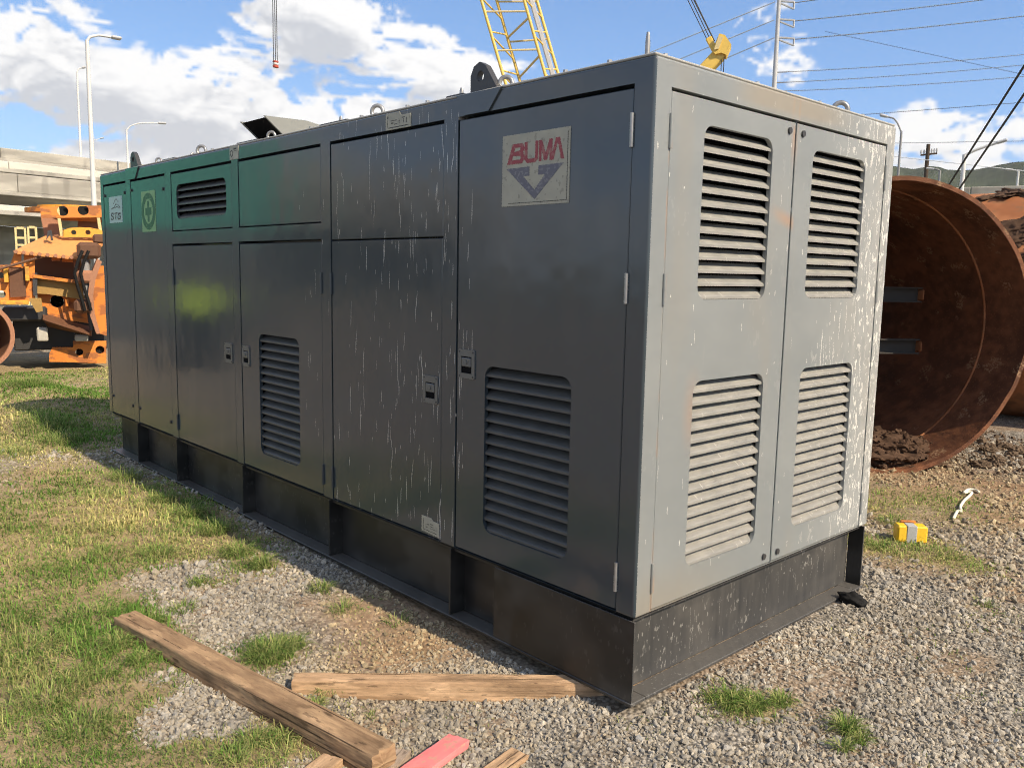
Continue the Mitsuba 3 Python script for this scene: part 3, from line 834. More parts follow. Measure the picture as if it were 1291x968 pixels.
for g in getattr(mt, 'geoms', [mt]):
    put('sticker_mark', xf(prism(g, .0006, .0016), M_SIDE), 'mat_print_dark', d1)
put('sticker', xf(prism(sbox(-5.350, 2.044, -5.044, 2.374), -.0025, .0005), M_SIDE), 'mat_sticker_green', d2, label='green sticker with a cross in a ring')
cu, cv = -5.197, 2.209
ringp = Point(cu, cv).buffer(.150, quad_segs=16).difference(Point(cu, cv).buffer(.100, quad_segs=16))
glyphs = []
for ga in (112, 68, 248, 292):
    gu, gv = cu + .125 * math.cos(math.radians(ga)), cv + .125 * math.sin(math.radians(ga))
    g = shapely.union_all([Point(gu - .010, gv + .007).buffer(.008).difference(Point(gu - .010, gv + .007).buffer(.003)), stroke([(gu + .010, gv + .018), (gu + .010, gv - .006)], .005), stroke([(gu + .010, gv + .006), (gu + .018, gv + .006)], .005), stroke([(gu - .012, gv - .008), (gu - .012, gv - .017), (gu + .014, gv - .017)], .005)])
    glyphs.append(g)
ringp = ringp.difference(shapely.union_all(glyphs))
cross = shapely.union_all([sbox(cu - .020, cv - .085, cu + .020, cv + .085), sbox(cu - .068, cv - .030, cu + .068, cv + .030)])
for g in [*getattr(ringp, 'geoms', [ringp]), cross]:
    put('sticker_mark', xf(prism(g, .0006, .0016), M_SIDE), 'mat_print_green', d2)

# small worn plates on the frame and on the splashed door
pk = put('label_plate', xf(prism(Polygon([(-1.760, 2.488), (-1.540, 2.488), (-1.540, 2.553), (-1.622, 2.553), (-1.640, 2.571), (-1.760, 2.571)]), -.001, .0035), M_SIDE), 'mat_cream', GEN, label='worn cream plate on the top rail')
wear = shapely.union_all([stroke([(-1.738, 2.498), (-1.560, 2.498)], .004), stroke([(-1.742, 2.545), (-1.742, 2.556)], .010), stroke([(-1.742, 2.500), (-1.742, 2.538)], .003), stroke([(-1.715, 2.532), (-1.660, 2.532)], .004), stroke([(-1.712, 2.520), (-1.690, 2.520)], .006), stroke([(-1.685, 2.513), (-1.655, 2.513)], .004), stroke([(-1.640, 2.535), (-1.640, 2.515)], .004), stroke([(-1.615, 2.540), (-1.590, 2.540)], .004), stroke([(-1.600, 2.536), (-1.600, 2.512)], .004), stroke([(-1.575, 2.538), (-1.575, 2.512)], .005)])
for g in getattr(wear, 'geoms', [wear]):
    put('label_mark', xf(prism(g, .0035, .0042), M_SIDE), 'mat_print_dark', GEN)
put('label_plate', xf(prism(sbox(-3.636, 2.492, -3.505, 2.578), -.001, .0035), M_SIDE), 'mat_cream', GEN, label='small worn plate with a ring mark')
rg = shapely.union_all([Point(-3.606, 2.532).buffer(.022).difference(Point(-3.606, 2.532).buffer(.015)), sbox(-3.575, 2.555, -3.53, 2.566), sbox(-3.575, 2.545, -3.52, 2.548)])
for g in getattr(rg, 'geoms', [rg]):
    put('label_mark', xf(prism(g, .0035, .0042), M_SIDE), 'mat_print_dark', GEN)
put('label_plate', xf(prism(Polygon([(-1.434, .411), (-1.286, .405), (-1.286, .478), (-1.338, .480), (-1.352, .493), (-1.434, .493)]), -.0025, .001), M_SIDE), 'mat_cream', d5, label='worn cream plate with a stepped corner')
lm = shapely.union_all([stroke([(-1.420, .480), (-1.420, .423), (-1.300, .418)], .003), sbox(-1.39, .452, -1.37, .456), sbox(-1.36, .458, -1.335, .462), sbox(-1.36, .446, -1.33, .449), sbox(-1.365, .436, -1.325, .439), sbox(-1.40, .436, -1.378, .44)])
for g in getattr(lm, 'geoms', [lm]):
    put('label_mark', xf(prism(g, .001, .0017), M_SIDE), 'mat_print_dark', d5)

# lifting lugs with their folded plates
for x0 in (-1.168, -5.69):
    lugP = Polygon([(x0 + .078, 2.50), (x0 + .078, 2.665), (x0 + .100, 2.705), (x0 + .142, 2.720), (x0 + .182, 2.700), (x0 + .268, 2.585), (x0 + .268, 2.50)]).difference(Point(x0 + .148, 2.655).buffer(.024, quad_segs=8))
    put('lifting_lug', xf(prism(lugP, -.045, -.012), M_SIDE), 'mat_dark_steel', GEN, smooth=25)
    put('lug_plate', xf(tri(m3.Manifold.hull_points(np.array([[x0 + i_, v_, w_] for (i_, v_) in ((0, 2.583), (.316, 2.583), (.230, 2.489), (.056, 2.489)) for w_ in (-.002, .009)]))), M_SIDE), 'mat_paint', GEN)
# eye bolts, pins and small fixings on the roof
EYES = [(-5.096, .06, .024), (-4.545, .12, .022), (-4.25, .06, .034), (-3.152, .06, .026), (-1.933, .06, .032), (-.903, .065, .030), (-.10, 1.64, .036)]
for x, y, R in EYES:
    az_ = [.6, -.8, 0] if R != .022 else [1, .1, 0]
    m = ring([x, y, Z1 + .012 + R * .72], az_, R, R * .34, 22, 10)
    st = trimesh.creation.cylinder(radius=R * .6, height=.016, sections=16); st.apply_translation([x, y, Z1 + .018])
    put('eye_bolt', cat(m, st), 'mat_steel', GEN, smooth=40)
for x, h_ in ((-1.202, .045), (-2.291, .042), (-.082, .092)):
    put('roof_pin', tube([[x, .05, Z1 + .005], [x, .05, Z1 + .010 + h_ * .6], [x, .05, Z1 + .010 + h_]], [.010, .010, .006], 10), 'mat_steel', GEN, smooth=40)
for x in (-.258, -1.45, -1.62, -2.05, -2.6, -4.0, -4.8, -.5):
    b_ = trimesh.creation.cylinder(radius=.011, height=.016, sections=6); b_.apply_translation([x, .035, Z1 + .018])
    put('bolt', b_, 'mat_steel', GEN)
for y in (.10, .75, 1.30, 1.75):
    b_ = trimesh.creation.cylinder(radius=.011, height=.014, sections=6); b_.apply_translation([-.035, y, Z1 + .017])
    put('bolt', b_, 'mat_steel', GEN)
# seam cover strips across the roof edge
for x0, x1 in ((-3.60, -3.30), (-2.50, -2.20), (-4.95, -4.70), (-1.30, -1.17)):
    put('roof_strip', cbox(x0, x1, .03, 1.9, Z1 + .012, Z1 + .026, .004), 'mat_dark_steel', GEN)
# exhaust hood: open scoop leaning out over the long side
hp = np.array([[.045, 2.745], [.24, 2.590], [1.25, 2.590], [1.25, 2.62], [.35, 2.752]])
outer = np.array([[x, y, z] for x in (-3.575, -3.215) for y, z in hp])
scoop = m3.Manifold.hull_points(outer) - m3.Manifold.hull_points(np.array([[x, y, z] for x in (-3.560, -3.230) for y, z in [[.0, 2.755], [.20, 2.606], [1.2, 2.606], [1.2, 2.61], [.34, 2.738]]]))
hood = put('exhaust_hood', tri(scoop), 'mat_hood', GEN)
put('hood_lining', tri(m3.Manifold.hull_points(np.array([[x, y, z] for x in (-3.5595, -3.2305) for y, z in ((.062, 2.7385), (.225, 2.6075), (.25, 2.6075), (.10, 2.7385))]))), 'mat_black', hood)

# skid: channel webs set back under the enclosure, flanges and stiffeners
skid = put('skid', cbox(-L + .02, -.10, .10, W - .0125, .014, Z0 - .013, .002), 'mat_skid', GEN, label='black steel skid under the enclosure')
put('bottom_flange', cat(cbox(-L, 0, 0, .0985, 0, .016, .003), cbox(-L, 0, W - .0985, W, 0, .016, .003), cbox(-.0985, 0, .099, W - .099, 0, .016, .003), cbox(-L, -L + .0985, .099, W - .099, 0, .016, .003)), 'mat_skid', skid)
put('top_flange', cat(cbox(-L + .03, -.030, .030, .0985, Z0 - .030, Z0 - .0135, .003), cbox(-.0985, -.035, .1, W - .013, Z0 - .030, Z0 - .0135, .003)), 'mat_skid', skid)
for x in (-5.685, -4.79, -3.582, -2.393, -1.205):
    put('stiffener', cbox(x - .006, x + .006, .008, .0995, .017, Z0 - .0145, .001), 'mat_skid', skid)
put('corner_plate', cbox(-.86, -.001, .004, .0125, .017, Z0 - .0145, .001), 'mat_skid', skid)
put('end_plate', cbox(-.098, -.010, W - .012, W - .001, .017, Z0 - .0145, .001), 'mat_skid', skid)


# ------------------------------------------------------------------ timber on the ground
def timber(p0, p1, w, h, seed, N=60, rough=.004, roll=0.0, endcut=0.0):
    rg = np.random.default_rng(seed)
    p0, p1 = np.asarray(p0, float), np.asarray(p1, float)
    Ln = np.linalg.norm(p1 - p0)
    ax = (p1 - p0) / Ln
    sd = np.cross(ax, [0, 0, 1.0]); sd /= np.linalg.norm(sd)
    upn = np.cross(sd, ax)
    sd, upn = math.cos(roll) * sd + math.sin(roll) * upn, -math.sin(roll) * sd + math.cos(roll) * upn
    sec = np.array(rrect(-w / 2, w / 2, -h / 2, h / 2, min(w, h) * .07, 2).exterior.segmentize(.02).coords)[:-1]
    K = len(sec)
    per = np.concatenate([[0], np.cumsum(np.linalg.norm(np.diff(np.vstack([sec, sec[:1]]), axis=0), axis=1))])
    t = np.linspace(0, 1, N)
    Vv, UV = [], []
    for a in t:
        for q in range(K + 1):
            s_ = sec[q % K]
            nz_ = meshkit.fbm(np.array([a * Ln * 5 + seed, s_[0] * 30, s_[1] * 30]), 3, seed)
            sc_ = 1 + (nz_ - .5) * rough * 2 / min(w, h) * 2
            along = a * Ln + endcut * s_[0] * (1 if a > .5 else 0) * (a > .99) + (a in (0.0, 1.0)) * (meshkit.noise(np.array([s_[0] * 60, s_[1] * 60, seed])) - .5) * .02
            Vv.append(p0 + ax * along + (sd * s_[0] + upn * s_[1]) * sc_)
            UV.append((a * Ln + seed * 3.7, per[q] + seed))
    Vv, UV = np.array(Vv), np.array(UV)
    i, j = np.meshgrid(np.arange(N - 1), np.arange(K), indexing='ij')
    R_ = K + 1
    Q = np.stack([i * R_ + j, i * R_ + j + 1, (i + 1) * R_ + j + 1, (i + 1) * R_ + j], -1).reshape(-1, 4)
    Ft = np.vstack([Q[:, [0, 1, 2]], Q[:, [0, 2, 3]]])
    for row, flip in ((0, False), (N - 1, True)):
        base_ = len(Vv)
        cap = Vv[row * R_:row * R_ + K]
        Vv = np.vstack([Vv, cap, cap.mean(0)])
        UV = np.vstack([UV, np.stack([seed * 1.3 + sec[:, 0] * .35, seed + sec[:, 1] * 1.1], 1), [[seed * 1.3, seed]]])
        q = np.arange(K)
        f_ = np.stack([q + base_, (q + 1) % K + base_, q * 0 + base_ + K], 1)
        Ft = np.vstack([Ft, f_[:, ::-1] if flip else f_])
    m = trimesh.Trimesh(Vv, Ft, process=False)
    if m.volume < 0:
        Ft = Ft[:, ::-1]
    return (Vv, Ft), UV


def place_timber(name, label, cat_, p0, p1, w, h, mat, seed, group=None, **kw):
    mesh, uv = timber(p0, p1, w, h, seed, **kw)
    key = put(name, mesh, mat, uv=uv)
    labels[key] = {'label': label, 'category': cat_}
    return key


place_timber('timber_beam', 'long weathered brown timber lying slantwise across the gravel', 'timber', [-2.15, -1.277, .005], [-.325, -.990, .000], .118, .118, 'mat_wood_old', 2, N=90)
place_timber('timber_beam', 'pale timber running under the near corner of the skid', 'timber', [-1.13, -.918, -.035], [-.13, .23, -.046], .085, .088, 'mat_wood_pale', 5, N=70)
pb = [[-0.323, -0.647], [-0.215, -0.962]]
pw = [[-0.411, -0.847], [-0.278, -1.07], [-0.502, -1.095], [-0.43, -1.248], [-0.143, -0.491], [-0.071, -0.772]]


def ext(a, b, d):
    a, b = np.array(a), np.array(b)
    return b + (b - a) / np.linalg.norm(b - a) * d


def board(name, label, a, b, w, h, z, mat, seed, length):
    a = np.array(a); b = np.array(b)
    e = a + (b - a) / np.linalg.norm(b - a) * length
    za, zb = float(gz(a[0], a[1])) + z, float(gz(e[0], e[1])) + z
    return place_timber(name, label, 'board', [*a, za], [*e, zb], w, h, mat, seed, N=30, rough=.002)


board('pink_board', 'pink painted board end at the bottom edge of the picture', pb[0], pb[1], .092, .030, .045, 'mat_pink', 8, .55)
board('board', 'grey weathered board between the long timber and the pink board', pw[0], pw[1], .07, .03, .020, 'mat_wood_grey', 9, .45)
board('board', 'pale wooden block left of the long timber\'s near end', pw[2], pw[3], .09, .035, .02, 'mat_wood_pale', 11, .35)
board('board', 'pale splintered board right of the pink board', pw[4], pw[5], .09, .022, .014, 'mat_wood_pale', 13, .45)

# ------------------------------------------------------------------ small things on the right
q0, q1 = [-0.243, 3.123], [-0.094, 3.25]
c0 = (np.array(q0) + q1) / 2
hd = math.degrees(math.atan2(q1[1] - q0[1], q1[0] - q0[0]))
wl = float(np.hypot(*(np.array(q1) - q0)))
zb = float(gz(c0[0], c0[1]))
ps = (c0[0], c0[1], hd)
yb = thing('yellow_box', 'small bright yellow box with a grey band on the grass strip', 'box')
put('body', local(ps, xf(tri(man_box(-wl / 2, wl / 2, 0, .10, zb, zb + .115, .010)), np.eye(4))), 'mat_strap_yellow', yb, smooth=25)
put('band', local(ps, tri(man_box(-wl * .20, wl * .14, -.004, .104, zb - .004, zb + .119, .004))), 'mat_strap_grey', yb, smooth=25)
put('flap', local(ps, tri(man_box(-wl * .3, wl * .22, .075, .100, zb + .1195, zb + .132, .004))), 'mat_orange', yb)
rp = [[-0.181, 3.948], [-0.245, 4.202], [-0.2, 4.156], [-0.277, 4.339], [-0.325, 4.574], [-0.338, 4.713], [-0.379, 4.902], [-0.409, 4.864], [-0.41, 4.781], [-0.445, 4.985], [-0.391, 5.01], [-0.344, 4.945]]
rp = np.array([[a, b, float(gz(a, b)) + .015] for a, b in rp])
tt = np.linspace(0, len(rp) - 1, 60)
rp = np.stack([np.interp(tt, np.arange(len(rp)), rp[:, c]) for c in range(3)], 1)
for _ in range(3):
    rp[1:-1] = (rp[:-2] + rp[1:-1] * 2 + rp[2:]) / 4
key = put('rope', tube(rp, .0115, 8), 'mat_rope', smooth=True)
tag(key, 'short crumpled piece of pale rope on the brown gravel', 'rope')
bx, by = [0.074, 1.811]
m = trimesh.creation.icosphere(3, 1.0)
m.vertices *= (1 + .9 * (meshkit.fbm(m.vertices * 2.2, 3, 4) - .5))[:, None]
m.vertices *= [.075, .055, .04]
m.apply_translation([bx, by, float(gz(bx, by)) + .02])
key = put('black_rag', m, 'mat_gap', smooth=True)
tag(key, 'small crumpled black rag beside the right skid corner', 'rag')

def crumbs(P_, sizes, rr):
    n_ = len(P_)
    VV = ico.vertices[None] * (1 + rr.uniform(-.4, .4, (n_, 12, 1))) * rr.uniform(.6, 1.3, (n_, 1, 3)) * np.asarray(sizes)[:, None, None] + np.asarray(P_)[:, None]
    return trimesh.Trimesh(VV.reshape(-1, 3), (ico.faces[None] + 12 * np.arange(n_)[:, None, None]).reshape(-1, 3), process=False)


# ------------------------------------------------------------------ large rusty casing pipes
PC, PR, PTH = np.array([-1.202, 5.124, 1.322]), 1.352, -0.60
pa = np.array([math.cos(PTH), math.sin(PTH), 0.0])          # the way the open end faces
pu = np.array([-pa[1], pa[0], 0.0])
pz = np.array([0, 0, 1.0])


def casing(c, R, th, length, n=120, rings=26, seed=1, ragged=.006, pa=pa, pu=pu):
    """open steel tube along -pa with real wall thickness."""
    s = np.linspace(0, length, rings)
    a = np.linspace(0, 2 * np.pi, n, endpoint=False)
    Vv = []
    for rad in (R, R - th):
        for k_, d_ in enumerate(s):
            wob = (meshkit.noise(np.stack([a * 3, a * 0 + d_ * .5, a * 0 + rad], -1), seed) - .5) * ragged
            e_ = d_ + (ragged * 2 * (meshkit.noise(np.stack([a * 9, a * 0, a * 0 + 3], -1), seed) - .5) if k_ == 0 else 0)
            rr = (rad + wob)[:, None]
            Vv.append(c + rr * (np.cos(a)[:, None] * pu + np.sin(a)[:, None] * pz) - pa * (e_[:, None] if np.ndim(e_) else e_))
    Vv = np.array(Vv)                      # (2 * rings, n, 3)
    idx = np.arange(2 * rings * n).reshape(2 * rings, n)
    Q = []
    for k_ in range(rings - 1):
        A, B = idx[k_], idx[k_ + 1]
        Q.append(np.stack([A, np.roll(A, -1), np.roll(B, -1), B], 1))
        A, B = idx[rings + k_], idx[rings + k_ + 1]
        Q.append(np.stack([A, B, np.roll(B, -1), np.roll(A, -1)], 1))
    A, B = idx[0], idx[rings]
    Q.append(np.stack([A, B, np.roll(B, -1), np.roll(A, -1)], 1))
    A, B = idx[rings - 1], idx[2 * rings - 1]
    Q.append(np.stack([A, np.roll(A, -1), np.roll(B, -1), B], 1))
    return Vv.reshape(-1, 3), np.vstack(Q)


P1 = thing('steel_casing', 'huge rusty open ended steel casing pipe behind the enclosure', 'pipe', 'large rusty casing pipes')
labels[P1].pop('group')
v_, f_ = casing(PC, PR, .040, 7.0, seed=3)
put('shell', (v_, f_), 'mat_rust', P1, smooth=35)
aa = np.linspace(0, 2 * np.pi, 121)
seam = PC + (PR - .040) * (np.cos(aa)[:, None] * pu + np.sin(aa)[:, None] * pz) - pa * .58
put('weld_seam', tube(seam, .012, 6, caps=False), 'mat_rust_outer', P1, smooth=True)
for zz, px_l in ((1.62, .0), (1.10, .02)):
    # channel stubs braced across the inside of the left wall
    lo_ = -math.sqrt((PR - .05) ** 2 - (zz - PC[2]) ** 2)
    a0 = PC - pa * .9 + pu * lo_ + pz * (zz - PC[2])
    a1 = PC - pa * .9 + pu * (.78 + px_l) + pz * (zz - PC[2])
    put('brace_end', bar(a1 + pa * .02, a1 + pa * .02 + pu * .012, .15, .10), 'mat_rust_outer', P1)
    put('brace_channel', cat(bar(a0, a1, .012, .15), bar(a0 + pa * .04 + pz * .069, a1 + pa * .04 + pz * .069, .07, .012), bar(a0 + pa * .04 - pz * .069, a1 + pa * .04 - pz * .069, .07, .012)), 'mat_brace', P1)
# heap of soil lying in the mouth
hs = trimesh.creation.icosphere(4, 1.0)
hv = hs.vertices
hv *= (1 + .75 * (meshkit.fbm(hv * 4.5, 5, 8) - .5))[:, None]
hv *= [.55, .45, .19]
Mh = np.eye(4); Mh[:3, 0], Mh[:3, 1], Mh[:3, 2], Mh[:3, 3] = pu, -pa, pz, PC - pa * .55 + pu * .30 - pz * (PR - .10)
rh = np.random.default_rng(44)
pick = rh.integers(0, len(hv), 900)
heap = cat(trimesh.Trimesh(hv, hs.faces, process=False), crumbs(hv[pick] * rh.uniform(.97, 1.06, (900, 1)), np.clip(rh.lognormal(math.log(.011), .6, 900), .005, .05), rh))
key = put('soil_heap', xf(heap, Mh), 'mat_mud')
tag(key, 'dark heap of soil lying in the mouth of the rusty casing', 'soil')
# second casing beside it, caked with mud
C2 = np.array([*[-2.381, 10.033], 1.46])
vw = (C2 - EYE)[:2] / np.linalg.norm((C2 - EYE)[:2])
pa2 = np.array([-vw[1] * .985 + vw[0] * .17, vw[0] * .985 + vw[1] * .17, 0.0]); pa2 /= np.linalg.norm(pa2)      # lies across the view, its end turned to the left
pu2 = np.array([-pa2[1], pa2[0], 0.0])
P2 = thing('steel_casing', 'second orange rusty casing caked with dark mud, at the right edge', 'pipe')
v_, f_ = casing(C2, 1.48, .040, 7.0, seed=9, pa=pa2, pu=pu2)
put('shell', (v_, f_), 'mat_rust_outer', P2, smooth=35)
rg = np.random.default_rng(12)
for k_ in range(44):
    ph = math.radians(rg.uniform(15, 110)); dd = rg.uniform(.1, 3.6)
    m = trimesh.creation.icosphere(3, 1.0)
    m.vertices *= (1 + 2.1 * (meshkit.fbm(m.vertices * 2.6 + k_ * 7, 4, k_) - .5))[:, None]
    m.vertices *= [rg.uniform(.10, .38), rg.uniform(.05, .16), rg.uniform(.03, .08)]
    nrm = -math.cos(ph) * pu2 * (1 if pu2 @ np.array([*vw, 0]) > 0 else -1) + math.sin(ph) * pz
    tg = np.cross(pa2, nrm)
    M_k = np.eye(4)
    sp_ = rg.uniform(0, 3.1)
    M_k[:3, 0] = math.cos(sp_) * pa2 + math.sin(sp_) * tg
    M_k[:3, 1] = -math.sin(sp_) * pa2 + math.cos(sp_) * tg
    M_k[:3, 2] = nrm
    M_k[:3, 3] = C2 + 1.485 * nrm - pa2 * dd
    put('mud_cake', xf(m, M_k), 'mat_mud', P2, smooth=True)
# clods along the ground behind the first pipe's mouth
Pm = []
for k_ in range(46):
    m = trimesh.creation.icosphere(3, 1.0)
    m.vertices *= (1 + 1.5 * (meshkit.fbm(m.vertices * 3.1 + k_ * 5, 5, k_) - .5))[:, None]
    sz = rg.uniform(.02, .09)
    m.vertices *= [sz, sz * .8, sz * .6]
    pp = PC + pu * rg.uniform(1.0, 2.2) + pa * rg.uniform(-2.2, -.1)
    m.apply_translation([pp[0], pp[1], float(gz(pp[0], pp[1])) + sz * .25])
    Pm.append(m)
cp_ = np.array([[*(PC + pu * a + pa * b)[:2], 0] for a, b in zip(rg.uniform(.7, 2.6, 1500), rg.uniform(-2.4, .2, 1500))])
cp_[:, 2] = gz(cp_[:, 0], cp_[:, 1]) + .005
Pm.append(crumbs(cp_, np.clip(rg.lognormal(math.log(.014), .5, 1500), .006, .05), rg))
key = put('soil_clods', cat(*Pm), 'mat_clod')
tag(key, 'broken clods of brown soil on the ground between the casings', kind='stuff')

# small casing end at the left edge

lp = [-12.597, 0.573, 77.75]
lc = [-0.267, 0.678]
Rl = .53
rot_ = trimesh.transformations.rotation_matrix(math.radians(90), [1, 0, 0])
tb = tri(m3.Manifold.cylinder(3.0, Rl, Rl, 64) - m3.Manifold.cylinder(3.2, Rl - .05, Rl - .05, 64).translate([0, 0, -.1]))
tb.apply_transform(rot_)                                    # along -v
tb.apply_translation([0, 3.0, 0])
tb.apply_transform(trimesh.transformations.rotation_matrix(math.radians(12), [0, 0, 1]))
tb.apply_translation([lc[0] - .24, 0, lc[1]])
key = thing('steel_casing', 'smaller open dark pipe lying in the grass at the left edge', 'pipe')
put('shell', local(lp, tb), 'mat_brown_steel', key, smooth=35)
rm = trimesh.creation.annulus(Rl - .055, Rl + .006, .05, sections=64)
rm.apply_transform(rot_); rm.apply_transform(trimesh.transformations.rotation_matrix(math.radians(12), [0, 0, 1]))
rm.apply_translation([lc[0] - .24, -.026, lc[1]])
cp = trimesh.creation.cylinder(radius=Rl - .052, height=.03, sections=48); cp.apply_transform(rot_); cp.apply_translation([0, 1.1, 0]); cp.apply_transform(trimesh.transformations.rotation_matrix(math.radians(12), [0, 0, 1])); cp.apply_translation([lc[0] - .24, 0, lc[1]])
put('inner_plate', local(lp, cp), 'mat_gap', key)
put('rim', local(lp, rm), 'mat_rust_pink', key, smooth=35)

# ------------------------------------------------------------------ orange piling machine

om = [-13.906, 1.548, 75.41]
OM = thing('piling_rig_head', 'orange and yellow drilling clamp with arched plates and round holes behind the enclosure', 'machine')


def om_put(name, mesh, mat, smooth=False, label=None):
    return put(name, local(om, mesh), mat, OM, smooth=smooth, label=label)


def arc_shell(c, R0, R1, a0, a1, z0, z1, n=28):
    """ring sector seen in plan: centre (u, v), between two radii and angles, z0 to z1."""
    a = np.radians(np.linspace(a0, a1, n))
    P_ = [(c[0] + R1 * math.cos(t), c[1] + R1 * math.sin(t)) for t in a] + [(c[0] + R0 * math.cos(t), c[1] + R0 * math.sin(t)) for t in a[::-1]]
    return prism(Polygon(P_), z0, z1)


F0 = [-0.443, 2.669]; F1 = [0.753, 2.851]; F2 = [-0.195, 2.551]; F3 = [0.122, 2.261]
# hood: drum wall with holes under a flat ring
uc, vc = 0.433, 1.15
Rr = uc - F0[0]
top = F0[1]
om_put('hood_ring', arc_shell((uc, vc), Rr - .55, Rr, 180, 360, top - .005, top + .075), 'mat_orange')
om_put('hood_lip', arc_shell((uc, vc), Rr - .70, Rr - .20, 185, 355, top + .0755, top + .13), 'mat_yellow')
wallz = F2[1]
om_put('hood_drum', arc_shell((uc, vc), Rr - .42, Rr - .36, 180, 360, wallz - .02, top - .006), 'mat_orange')
hz = 2.7
wl_ = [[-0.186, 2.735], [0.8, 2.787], [0.792, 2.598], [-0.195, 2.551]]
om_put('hood_web', plate_uz([[-0.188, 2.712], [0.802, 2.791], [0.794, 2.587], [-0.173, 2.529]], .06, .10, [([0.152, 2.663], .085), ([0.466, 2.692], .085)]), 'mat_orange')
om_put('hole_lining', plate_uz([[0.048, 2.742], [0.582, 2.77], [0.575, 2.594], [0.041, 2.569]], .14, .16), 'mat_gap')
om_put('hole_lining', plate_uz([[0.256, 0.402], [0.701, 0.392], [0.692, 0.169], [0.247, 0.182]], -.11, -.09), 'mat_gap')
om_put('hole_lining', plate_uz([[-0.094, 1.225], [0.103, 1.226], [0.094, 1.003], [-0.104, 1.004]], .46, .5), 'mat_gap')
om_put('side_panel', plate_uz([[-0.188, 2.589], [0.103, 2.603], [0.086, 2.22], [-0.144, 2.239]], .50, .54), 'mat_rust_pink')
om_put('side_panel', plate_uz([[0.396, 2.623], [0.757, 2.639], [0.741, 2.254], [0.38, 2.241]], .9, .94), 'mat_rust_pink')
a_, b_ = [0.072, 2.735], [0.12, 2.235]
om_put('upright', bar([a_[0], .12, a_[1]], [b_[0], .12, b_[1]], .05, .10), 'mat_crane_pale')
a_, b_ = [0.675, 2.767], [0.729, 2.257]
om_put('upright', bar([a_[0], .12, a_[1]], [b_[0], .12, b_[1]], .05, .10), 'mat_crane_pale')
om_put('arched_plate', plate_uz([[0.144, 2.222], [0.149, 2.342], [0.246, 2.379], [0.392, 2.399], [0.562, 2.399], [0.709, 2.371], [0.831, 2.329], [0.828, 2.247]], .02, .07, [([0.303, 2.308], .04), ([0.522, 2.317], .04)]), 'mat_yellow', label='yellow arched plate with two holes')
# broad sloping deck
dk = [[-0.583, 1.967], [-0.131, 2.242], [0.872, 2.272], [0.464, 1.88]]
dv = [-.55, .35, .35, -.55]
om_put('deck', tri(m3.Manifold.hull_points(np.array([[p_[0], v__, p_[1] + dz] for p_, v__ in zip(dk, dv) for dz in (0, -.05)]))), 'mat_deck', label='broad tan orange sloping deck plate')
om_put('hook_bracket', plate_uz([[-0.118, 2.156], [-0.088, 2.315], [-0.029, 2.33], [-0.013, 2.16], [-0.048, 2.159], [-0.056, 2.25]], -.20, -.12), 'mat_dark_steel')
# brackets under the deck
for poly in ([[-0.657, 1.7], [-0.579, 1.931], [-0.478, 1.934], [-0.489, 1.703]], [[-0.456, 1.704], [-0.445, 1.922], [-0.287, 1.926], [-0.306, 1.513], [-0.396, 1.538]]):
    om_put('gusset', plate_uz(poly, -.42, -.38), 'mat_orange')
om_put('back_wall', plate_uz([[-0.297, 1.96], [0.525, 1.9], [0.503, 1.375], [-0.373, 1.367]], .25, .30), 'mat_brown_steel')
for xa in (66, 76):
    pass
for poly in ([[-0.049, 1.882], [0.08, 1.885], [0.077, 1.819], [-0.052, 1.816]], [[0.103, 1.872], [0.267, 1.863], [0.264, 1.797], [0.1, 1.807]]):
    om_put('stop_block', plate_uz(poly, -.34, -.26), 'mat_orange')
om_put('rib', plate_uz([[0.27, 1.89], [0.318, 1.892], [0.349, 1.491], [0.301, 1.491]], -.26, -.05), 'mat_rust_pink')
om_put('rib', plate_uz([[0.367, 1.867], [0.536, 1.844], [0.498, 1.519], [0.399, 1.463]], -.14, -.08), 'mat_ochre')
# left bay
om_put('bay_frame', plate_uz([[-0.944, 1.732], [-0.679, 1.738], [-0.681, 1.712], [-0.434, 1.717], [-0.436, 1.665], [-0.301, 1.655], [-0.323, 1.173], [-0.416, 1.147], [-0.976, 1.121]], -.36, -.30, [([-0.788, 1.57], .05), ([-0.792, 1.262], .06), ([-0.894, 1.428], .05)]), 'mat_orange')
om_put('bay_panel', plate_uz([[-0.669, 1.687], [-0.445, 1.691], [-0.445, 1.227], [-0.67, 1.213]], -.42, -.37), 'mat_brown_steel')
om_put('bay_sill', tri(man_box(-0.815, -0.413, -.55, -.34, 1.099, 1.163, .01)), 'mat_yellow')
for x_, zt, zb_ in ([-0.41, 1.718, 1.486], [-0.71, 1.725, 1.457]):
    om_put('bay_fin', cbox(x_ - .03, x_ + .03, -.52, -.30, zb_, zt, .004), 'mat_yellow')
om_put('rod', tube([[-0.787 - .25, -.7, 1.486 + .1], [-0.126, -.5, 1.902]], .022, 8), 'mat_brown_steel', smooth=40)
# ochre beam
bmp = [[-0.273, 1.538], [0.43, 1.467], [0.417, 1.172], [-0.135, 1.264], [-0.285, 1.276]]
om_put('beam_web', plate_uz(bmp, -.30, -.24), 'mat_ochre')
om_put('beam_flange', tri(m3.Manifold.hull_points(np.array([[p_[0], v__, p_[1] + dz] for p_, v__ in (([-0.327, 1.589], -.45), ([0.442, 1.481], -.45), ([-0.327, 1.589], .2), ([0.442, 1.481], .2)) for dz in (0, -.05)]))), 'mat_orange')
om_put('beam_end', plate_uz([[-0.337, 1.615], [-0.268, 1.617], [-0.286, 1.239], [-0.343, 1.238]], -.42, -.30), 'mat_dark_steel')
